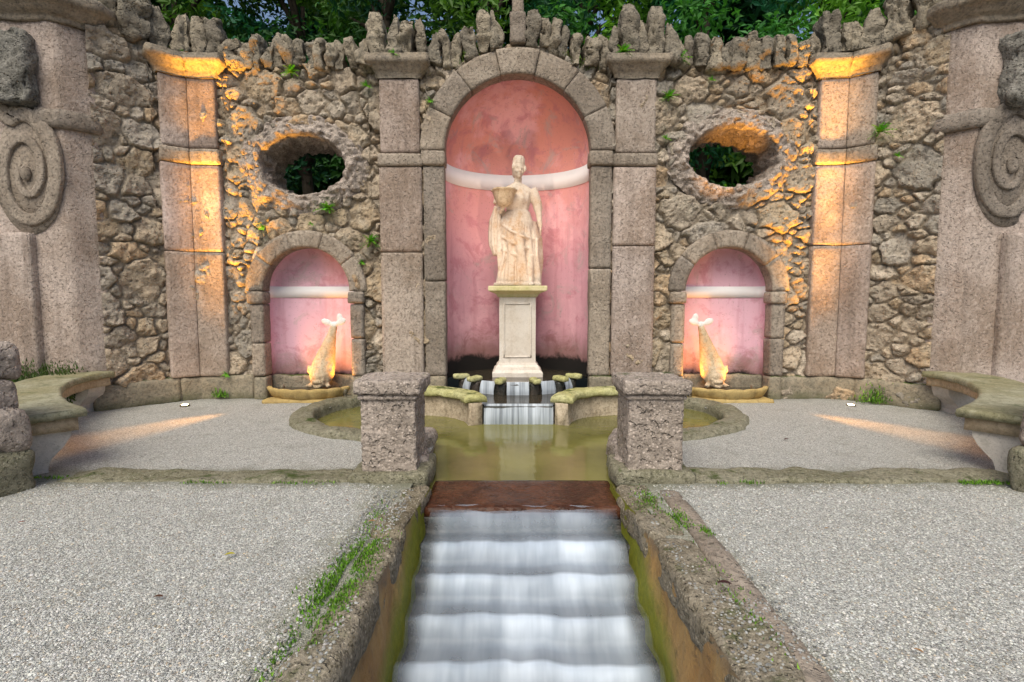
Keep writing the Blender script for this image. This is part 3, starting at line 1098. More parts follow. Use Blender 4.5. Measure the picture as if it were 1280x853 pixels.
# ================================================================== scroll piers at both ends
def scroll_vf(cx, cz, y0, sg):
    """raised volute: flat band winding inwards, its tail running up and outwards"""
    mb = MB()
    pts, wid = [], []
    # tail
    for (dx, dz, w) in ((-1.15, 1.45, .24), (-.85, 1.22, .24), (-.52, 1.02, .24)):
        pts.append((dx, dz)); wid.append(w)
    turns = 1.95
    n = 90
    for k in range(n + 1):
        u = k / n
        th = R(112) - 2 * math.pi * turns * u
        rad = (1 - u) ** .85 * .82 + .12
        pts.append((.50 * rad * math.cos(th), .86 * rad * math.sin(th)))
        wid.append(.21 * (1 - u) + .07)
    P = np.array(pts)
    Pc = np.array(catmull(P[:6], 4)[:-1].tolist() + P[5:].tolist())
    wv = np.interp(np.linspace(0, 1, len(Pc)), np.linspace(0, 1, len(wid)), wid)
    T = np.gradient(Pc, axis=0)
    T /= np.linalg.norm(T, axis=1, keepdims=True)
    N = np.stack([-T[:, 1], T[:, 0]], 1)
    prof = [(-.42, .0), (-.42, .045), (-.38, .06), (-.2, .062), (.2, .062), (.38, .06), (.42, .045), (.42, .0)]
    V = []
    for i in range(len(Pc)):
        for (o, d) in prof:
            q = Pc[i] + N[i] * o * wv[i]
            V.append((cx + sg * q[0] * 1, y0 + .03 - d, cz + q[1]))
    V = np.array(V)
    F = grid_faces(len(Pc), len(prof))
    F.append(tuple(range(len(prof))))
    F.append(tuple((len(Pc) - 1) * len(prof) + j for j in range(len(prof))))
    mb.add((V, F))
    # disc the band sits on
    ring = [(0, -.02), (0, .045)]
    th = np.linspace(0, 2 * math.pi, 48, endpoint=False)
    W = np.array([(cx + .47 * math.cos(t), y0 + .06, cz + .84 * math.sin(t)) for t in th] + [(cx + .46 * math.cos(t), y0 + .015, cz + .83 * math.sin(t)) for t in th])
    G = [(k, (k + 1) % 48, 48 + (k + 1) % 48, 48 + k) for k in range(48)] + [tuple(range(48, 96))]
    mb.add((W, G))
    mb.add(ellipsoid((cx, y0 - .01, cz), (.07, .05, .11)))
    V, F = mb.out()
    V = V + np.stack([fbm(V + 3 * q, 7, 4, 500 + q) for q in range(3)], 1) * .014
    return V, F

def scroll_pier(sg, label):
    t = thing('scroll_pier', label, 'pier', (sg * 7.0, 7.4, 0), 'piers carrying carved scrolls at the ends of the wall')
    foot = [(sg * 6.05, 8.3), (sg * 6.05, 7.56), (sg * 6.30, 7.28), (sg * 9.2, 7.12)]
    sd = 1 if sg > 0 else -1
    def face(z0, z1, off, seed, amp=.012):
        prof = [(off, z0), (off, z1), (off - .5, z1), (off - .5, z0)]
        return sweep(foot, prof, .07, .07, amp, 4, seed, side=sd)
    sh = obj('shaft', face(-.05, 5.40, 0., 510 + sg), M['ashlar'], t)
    # shallow raised strips on the front face, below and beside the scroll
    for (x0, x1, z0, z1, dd) in ((6.33, 6.62, .3, 3.95, .0), (6.75, 7.40, .3, 2.55, .05), (7.55, 8.2, .3, 2.55, .03)):
        if dd:
            obj('panel', move(block((x1 - x0, .16, z1 - z0), r=.02, amp=.012, freq=4, seed=520 + int(x0 * 9), res=.06), (sg * (x0 + x1) / 2, 7.28 - dd, z0)), M['ashlar'], t)
    cp = [(-.1, 5.38), (.04, 5.38), (.05, 5.45), (.10, 5.48), (.17, 5.56), (.25, 5.62), (.26, 5.72), (.22, 5.75), (-.1, 5.75)]
    obj('cornice', sweep(foot, cp, .07, .05, .035, 5, 530 + sg, side=sd), M['cornice'], t)
    ip = [(-.1, 3.98), (.05, 3.98), (.085, 4.03), (.085, 4.16), (.05, 4.23), (-.1, 4.23)]
    obj('impost', sweep([foot[0], foot[1], foot[2], (sg * 6.62, 7.262)], ip, .06, .05, .02, 5, 540 + sg, side=sd), M['trim'], t)
    obj('scroll', scroll_vf(sg * 6.79, 3.36 if sg < 0 else 3.46, 7.22, -sg), M['trim'], t)
    obj('rough_stone', move(block((.78, .34, .98), r=.10, amp=.15, freq=4.5, seed=550 + sg, res=.032, octv=6, pits=.06), (sg * 6.98, 7.16, 4.28)), M['darkrock'], t)
    obj('rough_stone', move(block((.6, .5, .7), r=.2, amp=.16, freq=3, seed=560 + sg, res=.06, pits=.03), (sg * 6.45, 7.6, 5.72)), M['merlon'], t)
    obj('rough_stone', move(block((1.2, .6, .5), r=.2, amp=.16, freq=3, seed=570 + sg, res=.06, pits=.03), (sg * 7.5, 7.5, 5.70)), M['merlon'], t)
scroll_pier(-1, 'stone pier with a carved scroll behind the bench on the left')
scroll_pier(1, 'stone pier with a carved scroll behind the bench on the right')

# ================================================================== the middle fountain
# pedestal
ped = thing('pedestal', 'pale stone pedestal with panelled faces under the statue', 'pedestal', (0, 8.75, .3))
def rect_loft(levels, cx, cy, m=8, amp=0., seed=0):
    """levels [(half size, z)] of a square section"""
    V = []
    for (hs, z) in levels:
        ring = []
        for k in range(4):
            a, b = [(-1, -1), (1, -1), (1, 1), (-1, 1)][k], [(1, -1), (1, 1), (-1, 1), (-1, -1)][k]
            for j in range(m):
                q = j / m
                ring.append((cx + hs * (a[0] + (b[0] - a[0]) * q), cy + hs * (a[1] + (b[1] - a[1]) * q), z))
        V.append(ring)
    V = np.array(V)
    n, w = V.shape[:2]
    P = V.reshape(-1, 3)
    if amp:
        P = P + np.stack([fbm(P + 5 * q, 6, 3, seed + q) for q in range(3)], 1) * amp
    F = []
    for i in range(n - 1):
        for k in range(w):
            k2 = (k + 1) % w
            F.append((i * w + k, i * w + k2, (i + 1) * w + k2, (i + 1) * w + k))
    F.append(tuple(range(w))[::-1]); F.append(tuple((n - 1) * w + k for k in range(w)))
    return P, F
obj('base', rect_loft([(.41, .24), (.41, .27), (.415, .42), (.40, .44), (.375, .46), (.36, .51), (.33, .54), (.32, .57)], 0, 8.75, amp=.012, seed=3), M['pedestal'], ped, smooth=False)
shaft = obj('shaft', rect_loft([(.30, .57), (.30, .9), (.30, 1.3), (.30, 1.66)], 0, 8.75, amp=.004, seed=4), M['pedestal'], ped, smooth=False)
def frame_vf(hw, z0, z1, y, w=.03, d=.014):
    mb = MB()
    for (x0, x1, a, b) in ((-hw, -hw + w, z0, z1), (hw - w, hw, z0, z1), (-hw + w, hw - w, z0, z0 + w), (-hw + w, hw - w, z1 - w, z1)):
        mb.add(move(block((x1 - x0, d, b - a), r=.006, amp=.002, res=.08), ((x0 + x1) / 2, y, a)))
    return mb.out()
obj('panel_frame', frame_vf(.235, .66, 1.57, 8.75 - .304), M['pedestal'], shaft)
obj('cap', rect_loft([(.31, 1.66), (.33, 1.68), (.345, 1.71), (.40, 1.74), (.45, 1.755), (.475, 1.77), (.475, 1.83), (.465, 1.845)], 0, 8.75, amp=.006, seed=6), M['pedcap'], ped, smooth=False)

# statue ------------------------------------------------------------
def statue():
    t = thing('statue', 'pale carved statue of a robed woman holding a bowl in the middle niche', 'statue', (0, 8.75, 1.845))
    mb = MB()
    # gown: rings with falling folds.  local x to viewer's right, front = -y
    zs = np.linspace(.03, 1.72, 74)
    tab = np.array([  # z, cx, half width, half depth, fold depth
        (.0, .02, .345, .25, .13), (.12, .02, .335, .245, .13), (.35, .01, .315, .235, .13), (.6, -.01, .300, .225, .12), (.85, -.03, .285, .215, .085),
        (1.02, -.03, .255, .195, .05), (1.15, -.015, .205, .165, .035), (1.24, -.005, .178, .150, .03), (1.33, .0, .195, .160, .035), (1.45, .0, .225, .175, .04),
        (1.56, .0, .245, .155, .03), (1.64, .0, .225, .125, .015), (1.69, .0, .13, .09, .0), (1.72, .0, .075, .07, .0)])
    n = 96
    th = np.linspace(0, 2 * math.pi, n, endpoint=False)
    rows = []
    for z in zs:
        cx, a, b, f = [np.interp(z, tab[:, 0], tab[:, j]) for j in range(1, 5)]
        ph = 1.1 * math.sin(z * 1.7) + .35 * z
        fold = (.55 * np.sin(9 * th + ph) + .3 * np.sin(15 * th - 1.3 * ph + 1.) + .28 * np.sin(5 * th + 2 * ph + .6))
        fold = np.sign(fold) * np.abs(fold) ** .8
        rr = 1 + 1.45 * f * fold
        x = cx + a * rr * np.cos(th)
        y = b * rr * np.sin(th)
        # forward knee of the free leg
        kn = np.exp(-((z - .62) / .26) ** 2) * .075
        y = y - kn * np.exp(-((th - R(292)) / .55) ** 2)
        # bust
        for bx in (-1, 1):
            w = np.exp(-((z - 1.42) / .085) ** 2) * .055
            y = y - w * np.exp(-((x - bx * .095) / .075) ** 2) * (np.sin(th) < 0)
        rows.append(np.stack([x, y, 0 * th + z], 1))
    V = np.array(rows).reshape(-1, 3)
    F = grid_faces(len(zs), n)
    G = []
    for i in range(len(zs) - 1):
        for k in range(n):
            k2 = (k + 1) % n
            G.append((i * n + k, i * n + k2, (i + 1) * n + k2, (i + 1) * n + k))
    G.append(tuple(range(n))[::-1]); G.append(tuple((len(zs) - 1) * n + k for k in range(n)))
    mb.add((V, G))
    # overfold (peplum) round the hips and girdle
    for q in range(18):
        a = R(185 + q * 10.2)
        mb.add(tube([(.20 * math.cos(a) - .005, .16 * math.sin(a), 1.24), (.265 * math.cos(a) - .02, .205 * math.sin(a), 1.06), (.285 * math.cos(a) - .03, .215 * math.sin(a), .80 + .08 * math.sin(q * 1.9))], [.018, .026, .006], 8))
    mb.add(tube([(.185 * math.cos(a), .158 * math.sin(a), 1.235) for a in np.linspace(0, 2 * math.pi, 25)], [.02] * 25, 8))
    # diagonal drapery swags across the thighs
    for q in range(3):
        z0, z1 = 1.02 - q * .20, .66 - q * .16
        mb.add(tube([(-.26, -.13, z0), (-.10, -.235, (z0 + z1) / 2 + .06), (.10, -.265, (z0 + z1) / 2 - .03), (.29, -.10, z1 + .10)], [.018, .024, .022, .014], 8))
    # long folds to the ground
    for q, (x0, x1) in enumerate(((-.24, -.30), (-.16, -.19), (-.08, -.08), (.0, .02), (.27, .33), (.33, .36))):
        mb.add(tube([(x0 * .8, -.10 + abs(x0) * .35, .92), (x0, -.185 + abs(x0) * .3, .78), (x0 * .95 + .01, -.235 + abs(x0) * .25, .5), (x1, -.235 + abs(x1) * .3, .2), (x1, -.245 + abs(x1) * .3, .03)], [.008, .02, .03, .034, .03], 8))
    # cloth falling on the viewer's right
    for q in range(5):
        x0 = .25 + .028 * q
        mb.add(tube([(x0 - .03, -.02 + .03 * q, 1.10), (x0 + .03, -.07 + .035 * q, .80), (x0 + .045, -.09 + .035 * q, .45), (x0 + .05 - .01 * q, -.10 + .035 * q, .06)], [.02, .036, .042, .036], 9))
    # bare foot and ankle below the parted hem
    mb.add(tube([(.20, -.16, .50), (.205, -.20, .30), (.215, -.215, .12), (.215, -.235, .06)], [.075, .066, .045, .042], 12))
    mb.add(tube([(.215, -.19, .045), (.22, -.27, .045), (.225, -.335, .03), (.228, -.37, .022)], [(.04, .04), (.045, .04), (.03, .05), (.014, .035)], 12))
    for q in range(5):
        mb.add(ellipsoid((.185 + q * .02, -.372 + abs(q - 1) * .008, .022), (.010, .018, .012)))
    mb.add(tube([(-.20, -.20, .03), (-.205, -.27, .03), (-.21, -.31, .02)], [.045, .04, .02], 10))
    # neck and head, turned a little to the viewer's right and tilted
    mb.add(tube([(0, .0, 1.64), (.005, -.005, 1.72), (.012, -.012, 1.80)], [.085, .064, .066], 14))
    H = MB()
    H.add(ellipsoid((0, 0, .0), (.092, .112, .135), nu=24, nv=16))
    H.add(ellipsoid((0, -.035, -.07), (.066, .07, .07)))
    H.add(ellipsoid((0, -.088, -.118), (.026, .024, .022)))           # chin
    H.add(tube([(0, -.104, .035), (0, -.122, .0), (0, -.136, -.03), (0, -.112, -.045)], [.013, .014, .020, .012], 8))   # nose
    for bx in (-1, 1):
        H.add(ellipsoid((bx * .036, -.100, .035), (.030, .014, .010)))  # brow
        H.add(ellipsoid((bx * .036, -.094, .010), (.017, .014, .010)))  # eye
        H.add(ellipsoid((bx * .046, -.080, -.035), (.030, .028, .030))) # cheek
        H.add(ellipsoid((bx * .092, .01, -.005), (.014, .026, .036)))   # ear
    H.add(ellipsoid((0, -.110, -.068), (.026, .012, .008)))
    H.add(ellipsoid((0, -.107, -.084), (.021, .012, .009)))
    VH, FH = H.out()
    mb.add(move((VH, FH), (.015, -.02, 1.92), rz=R(16), ry=R(5)))
    # arms: viewer's left arm bent forward under the bowl, viewer's right arm hanging
    mb.add(tube([(-.225, .01, 1.60), (-.275, -.01, 1.45), (-.30, -.03, 1.30), (-.285, -.12, 1.25), (-.25, -.23, 1.27)], [.078, .073, .066, .055, .042], 14))
    mb.add(tube([(.225, .01, 1.60), (.30, .0, 1.46), (.345, -.01, 1.30), (.36, -.03, 1.20), (.375, -.06, 1.06), (.385, -.08, .98)], [.078, .074, .066, .054, .042, .034], 14))
    # hanging hand with fingers
    mb.add(ellipsoid((.388, -.087, .935), (.022, .036, .05)))
    for q in range(4):
        y = -.058 - q * .020
        mb.add(tube([(.388, y, .90), (.392, y - .004, .86), (.384, y - .006, .825 + .008 * abs(q - 1.4))], [.0115, .011, .009], 8))
    mb.add(tube([(.385, -.115, .95), (.378, -.135, .915), (.372, -.138, .885)], [.012, .011, .009], 8))
    # hand under the bowl
    mb.add(ellipsoid((-.235, -.25, 1.285), (.05, .055, .022)))
    for q in range(4):
        mb.add(tube([(-.20 - q * .022, -.29, 1.285), (-.195 - q * .024, -.325, 1.30), (-.19 - q * .024, -.34, 1.325)], [.012, .011, .009], 8))
    mb.add(tube([(-.19, -.25, 1.29), (-.155, -.27, 1.305), (-.14, -.28, 1.33)], [.013, .012, .009], 8))
    # sleeves
    mb.add(tube([(.24, .0, 1.62), (.29, .0, 1.50), (.335, .0, 1.37), (.35, -.01, 1.27)], [.09, .088, .082, .072], 16))
    mb.add(tube([(-.24, .0, 1.62), (-.285, .0, 1.48), (-.315, -.01, 1.36)], [.095, .10, .10], 16))
    # carved ground under the feet
    mb.add(block((.80, .60, .06), r=.02, amp=.01, res=.08, seed=5))
    fig = remesh(mb.out(), .0125, 1)
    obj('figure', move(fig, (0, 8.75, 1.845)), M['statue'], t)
    # hair and headdress
    hb = MB()
    hb.add(ellipsoid((0, .02, .045), (.105, .118, .115), nu=20))
    for q in range(15):
        a = R(-30 + q * 17)
        hb.add(ellipsoid((.10 * math.cos(a), -.045 + .0 * q + .115 * abs(math.sin(a)) * (1 if a > 0 else -.4) * .6, .03 + .085 * math.sin(a)), (.028, .03, .028)))
    for q in range(12):
        a = R(q * 30)
        hb.add(tube([(.082 * math.cos(a), .02 + .094 * math.sin(a), .10), (.080 * math.cos(a), .02 + .092 * math.sin(a), .17), (.060 * math.cos(a), .02 + .07 * math.sin(a), .225)], [.026, .024, .018], 8))
    hb.add(ellipsoid((0, .10, -.03), (.075, .06, .10)))
    hb.add(ellipsoid((0, .03, .17), (.075, .085, .075)))
    hair = remesh(hb.out(), .0125, 1)
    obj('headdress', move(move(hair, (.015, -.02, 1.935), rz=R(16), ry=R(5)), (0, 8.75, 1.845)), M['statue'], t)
    # bowl with a rim
    prof = [(.02, -.17), (.06, -.165), (.10, -.14), (.135, -.08), (.165, .0), (.185, .07), (.205, .08), (.205, .105), (.175, .105), (.165, .085), (.12, .06), (.02, .07)]
    obj('bowl', move(lathe(prof, 30, f=lambda a: 1 + .05 * math.sin(5 * a) + .04 * math.sin(9 * a + 1)), (-.215, -.30 + 8.75, 1.45 + 1.845)), M['dolphin'], t)
    # mantle falling behind the bowl arm
    mt = MB()
    rows = []
    for z in np.linspace(1.34, .52, 26):
        w = np.interp(z, (.52, .7, 1.1, 1.34), (.05, .10, .115, .07))
        cx = np.interp(z, (.52, .8, 1.34), (-.345, -.35, -.31))
        ring = []
        for a in np.linspace(0, 2 * math.pi, 36, endpoint=False):
            k = 1 + .30 * math.sin(6 * a + z * 3) + .12 * math.sin(11 * a)
            ring.append((cx + w * k * math.cos(a), .02 + .09 * k * math.sin(a), z))
        rows.append(ring)
    V = np.array(rows).reshape(-1, 3)
    G = []
    for i in range(25):
        for k in range(36):
            G.append((i * 36 + k, (i + 1) * 36 + k, (i + 1) * 36 + (k + 1) % 36, i * 36 + (k + 1) % 36))
    G.append(tuple(range(36))); G.append(tuple(25 * 36 + k for k in range(36))[::-1])
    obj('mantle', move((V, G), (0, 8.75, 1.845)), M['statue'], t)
statue()

# basin with brackets ------------------------------------------------
basin = thing('upper_basin', 'dark curved basin lip with mossy brackets round the foot of the pedestal', 'fountain basin', (0, 7.9, 0))
def arc_pts(cx, cy, r, a0, a1, n=24):
    return [(cx + r * math.sin(R(a0 + (a1 - a0) * k / n)), cy - r * math.cos(R(a0 + (a1 - a0) * k / n))) for k in range(n + 1)]
lip = arc_pts(0, 8.75, .98, -78, 78)
obj('lip', sweep(lip, [(-.10, -.1), (-.10, .345), (.03, .345), (.045, .32), (.02, .30), (.02, -.1)], .05, .05, .015, 8, 601, side=1), M['wetstep'], basin)
for k, a in enumerate((-60, -40, -14.5, 14.5, 40, 60)):
    VF = MB()
    VF.add(move(block((.13, .26, .085), r=.03, amp=.018, freq=9, seed=610 + k, res=.03), (0, -.06, .345)))
    V, F = VF.out()
    obj('bracket_foot', move(block((.13, .16, .26), r=.03, amp=.02, freq=9, seed=620 + k, res=.04), (1.0 * math.sin(R(a)), 8.75 - 1.0 * math.cos(R(a)), .085), rz=R(a)), M['wetstep'], basin)
    b = obj('bracket', move((V[:len(V)], F), (.99 * math.sin(R(a)), 8.75 - .99 * math.cos(R(a)), .0), rz=R(a)), M['coping'], basin)
# sill of the middle pool
obj('sill', move(block((1.02, .16, .30), r=.02, amp=.01, freq=6, seed=640, res=.05), (0, 7.03, -.14)), M['wetstep'], basin)

# low curving walls left and right of the little fall
def low_wall(sg, label):
    t = thing('low_curved_wall', label, 'wall', (sg * 1.0, 7.4, -.1), 'low curved walls framing the little waterfall')
    path = catmull([(.58, 6.86), (.68, 7.14), (.92, 7.40), (1.20, 7.52), (1.48, 7.58)], 8)
    path = path * np.array([sg, 1])
    obj('wall', sweep(path, [(-.09, -.25), (-.09, .215), (.09, .215), (.085, .1), (.10, -.02), (.11, -.25)], .05, .05, .015, 7, 650 + sg, side=sg), M['pool'], t)
    p2 = path.copy()
    obj('coping', sweep(p2, [(-.15, .22), (-.155, .25), (-.14, .30), (-.09, .325), (.10, .325), (.155, .30), (.165, .25), (.15, .22)], .04, .03, .018, 8, 655 + sg, side=sg), M['coping'], t)
low_wall(-1, 'low curved wall with yellow-green coping left of the little waterfall')
low_wall(1, 'low curved wall with yellow-green coping right of the little waterfall')

# side dolphins and shells -----------------------------------------
def dolphin(sg, label):
    x0 = sg * 3.30 if sg > 0 else -3.30
    base = np.array([sg * 3.22, 8.33, .20])
    t = thing('dolphin_statue', label, 'statue', tuple(base), 'dolphin spouts in the side niches')
    mb = MB()
    lean = -sg * .15          # body leans towards the middle as it rises
    pts = [(0, -.20, .06), (0, -.13, .08), (0, -.05, .13), (lean * .05, .02, .22), (lean * .25, .05, .36), (lean * .55, .05, .52), (lean * .9, .03, .68), (lean * 1.2, .02, .82), (lean * 1.4, .02, .92)]
    rad = [.055, .10, .160, .185, .165, .125, .088, .060, .046]
    q = catmull(pts, 6)
    rr = np.interp(np.linspace(0, 1, len(q)), np.linspace(0, 1, len(rad)), rad)
    mb.add(tube(q, rr, 20))
    # bulging brow, cheeks, open lips
    mb.add(ellipsoid((0, -.13, .17), (.10, .08, .06)))
    for b in (-1, 1):
        mb.add(ellipsoid((b * .075, -.15, .125), (.035, .03, .032)))
        mb.add(tube([(b * .09, -.06, .20), (b * .15, -.07, .26), (b * .17, -.04, .33)], [(.02, .05), (.016, .05), (.008, .02)], 10))
        mb.add(tube([(b * .10, -.07, .05), (b * .15, -.12, .02), (b * .17, -.16, .04)], [.04, .03, .015], 10))
    mb.add(tube([(-.06, -.20, .085), (0, -.235, .10), (.06, -.20, .085)], [.022, .028, .022], 10))
    mb.add(tube([(-.055, -.19, .035), (0, -.22, .02), (.055, -.19, .035)], [.020, .025, .020], 10))
    V, F = remesh(mb.out(), .011, 2)
    V = V + np.stack([fbm(V + k, 18, 2, 680 + k) for k in range(3)], 1) * .006
    b = obj('body', (V * np.array([1.08, 1.0, 1.08]) + base, F), M['dolphin'], t)
    tf = MB()
    tip = np.array([lean * 1.4, .02, .92])
    tf.add(ellipsoid(tip + (0, 0, .02), (.055, .04, .05)))
    tf.add(ellipsoid(tip + (.11, -.01, .065), (.085, .022, .052), ry=R(-25)))
    tf.add(ellipsoid(tip + (-.11 if sg > 0 else -.11, -.01, .06), (.085, .022, .05), ry=R(20)))
    tf.add(ellipsoid(tip + (lean * .6, .0, .12), (.05, .022, .075), ry=R(10 * sg)))
    V, F = remesh(tf.out(), .011, 2)
    obj('tail_fin', (V * np.array([1.08, 1.0, 1.08]) + base, F), M['tailfin'], t)
dolphin(-1, 'head-down stone dolphin with white tail fin in the left niche')
dolphin(1, 'head-down stone dolphin with white tail fin in the right niche')

def shell_basin(sg, label):
    c = np.array([sg * 3.41, 8.40, 0.])
    t = thing('shell_basin', label, 'basin', tuple(c), 'scalloped shell basins under the dolphins')
    n, prof = 88, [(.60, .20), (.635, .205), (.665, .19), (.655, .15), (.60, .07), (.50, .02), (.42, -.02)]
    V = []
    for k in range(n + 1):
        th = math.pi + math.pi * k / n
        for j, (r, z) in enumerate(prof):
            sc = 1 + .055 * abs(math.sin(7 * th)) * (1 if 0 < j < 6 else .6)
            lobe = .018 * abs(math.sin(7 * th)) if j < 4 else 0
            V.append((c[0] + r * sc * math.cos(th) * .98, c[1] - .06 + r * sc * math.sin(th) * .62, z + lobe))
    V = np.array(V)
    obj('bowl', (V, grid_faces(n + 1, len(prof))), M['shell'], t)
    # shallow floor inside and stone foot
    th = np.linspace(math.pi, 2 * math.pi, 40)
    W = np.array([(c[0] + .62 * math.cos(a), c[1] - .06 + .38 * math.sin(a), .185) for a in th])
    obj('floor', (W, [tuple(range(40))]), M['midpool'], t)
    obj('foot', move(block((1.25, .42, .10), r=.04, amp=.03, freq=6, seed=690 + sg, res=.05), (c[0], 8.16, -.045)), M['shell'], t)
shell_basin(-1, 'ochre scalloped shell basin beneath the left dolphin')
shell_basin(1, 'ochre scalloped shell basin beneath the right dolphin')

# ================================================================== the pond
def pond():
    P = pond_poly * np.array([1.06, 1.0])
    V = np.column_stack([P, np.full(len(P), -.085)])
    tag(obj('pond_water', (V, [tuple(range(len(V)))]), M['pond'], smooth=False), kind='structure')
    # dark bed, so nothing shows below the banks
    V = np.column_stack([P * np.array([1.05, 1]), np.full(len(P), -.4)])
    tag(obj('pond_bed', (V, [tuple(range(len(V)))]), M['wetstep'], smooth=False), kind='structure')
    for sg in (-1, 1):
        side = 'left' if sg < 0 else 'right'
        t = thing('pond_rim', f'low mossy stone rim curving round the {side} lobe of the pond', 'pond rim', (sg * 2.4, 7, 0), 'pond rims')
        path = catmull(POND_R, 6)[26:] * np.array([sg, 1])
        prof = [(-.02, -.45), (-.03, .0), (-.0, .055), (.10, .075), (.24, .065), (.29, .03), (.31, -.05)]
        obj('rim', sweep(path, prof, .05, .04, .035, 6, 700 + sg, side=sg), M['kerb'], t)
        rs = random.Random(20 + sg)
        for k, (x, y, w, d, h) in enumerate(((1.12, 5.66, .36, .46, .10), (1.03, 5.24, .28, .44, .15), (.95, 4.86, .22, .40, .10))):
            obj('edge_rock', move(block((w, d, h + .45), r=.12, amp=.09, freq=4, seed=710 + k + 9 * sg, res=.04, pits=.03), (sg * x + sg * .04, y, -.40), rz=rs.uniform(-.3, .3)), M['tufa'], t)
pond()

# gate piers ---------------------------------------------------------
def gate_pier(sg, label, mats):
    x, y = sg * 1.19, 4.72
    t = thing('gate_pier', label, 'pier', (x, y, 0), 'short stone piers at the head of the channel')
    obj('footing', move(block((.70, .66, .17), r=.04, amp=.03, freq=6, seed=730 + sg, res=.04), (x, y, -.08)), M['kerb'], t)
    obj('shaft', move(block((.49, .49, .70), r=.014, amp=.012, freq=16, seed=733 + sg, res=.016, octv=4, pits=.016), (x, y, .07)), M[mats], t)
    obj('cap', move(block((.60, .60, .13), r=.03, amp=.016, freq=12, seed=736 + sg, res=.02, octv=4, pits=.014), (x, y, .775)), M['tufa'], t)
    obj('neck', move(block((.535, .535, .05), r=.02, amp=.008, freq=12, seed=739 + sg, res=.03), (x, y, .725)), M['tufa'], t)
gate_pier(-1, 'short pitted stone pier with flat cap left of the channel', 'tufa')
gate_pier(1, 'short pitted stone pier with flat cap right of the channel', 'tufa')

# kerb strips --------------------------------------------------------
for sg in (-1, 1):
    V, F = block((3.05, .33, .20), r=.03, amp=.05, freq=3.2, seed=750 + sg, res=.04, octv=5)
    side = 'left' if sg < 0 else 'right'
    k = obj('kerb', move((V, F), (sg * 3.04, 4.55, -.17)), M['kerb'], loc=(sg * 3.04, 4.55, 0))
    tag(k, f'long flat mossy kerb stone crossing the gravel {side} of the channel', 'kerb', 'kerbs across the gravel')

# ================================================================== channel and cascade
def channel_wall(sg, label):
    t = thing('channel_wall', label, 'wall', (sg * 1.0, 2.4, 0), 'walls along the stepped channel')
    # inner side, ochre
    ys = np.arange(-1.5, 4.48, .035)
    us = np.linspace(0, 1, 40)
    Y, U = np.meshgrid(ys, us, indexing='ij')
    Z = .0 - U * 2.0
    X = np.interp(Y, (2.2, 4.3), (.885, .805)) - .05 * np.clip(U * 4, 0, 1)
    P = np.stack([X.ravel(), Y.ravel(), Z.ravel()], 1)
    P[:, 0] += .035 * fbm(P, 2.4, 5, 760 + sg, .55) + .012 * fbm(P, 18, 3, 770)
    P[:, 0] *= sg
    F = grid_faces(len(ys), len(us))
    obj('side_face', (P, F), M['chan_side'], t)
    # coping, chipped and pebbly, two lengths
    for k, (y0, y1) in enumerate(((-1.5, 1.9), (1.92, 3.34), (3.36, 4.36))):
        w = .30 if sg > 0 else .235
        VF = block((w, y1 - y0, .22), r=.05, amp=.045, freq=5, seed=780 + k + 5 * sg, res=.032, octv=5, pits=.02)
        V, F = move(VF, (sg * (.885 + w / 2 - (.0, .035, .075)[k]), (y0 + y1) / 2, -.195), rz=sg * (.0, .026, .03)[k])
        obj('coping', (V, F), M['chan_top'], t)
    if sg > 0:
        obj('mortar_strip', move(block((.16, 3.2, .12), r=.03, amp=.02, freq=3, seed=790 + sg, res=.05), (sg * 1.20, 2.6 if sg > 0 else 1.6, -.095), rz=-sg * .015), M['trim'], t)
channel_wall(-1, 'mossy ochre channel wall left of the silky cascade')
channel_wall(1, 'mossy ochre channel wall right of the silky cascade')

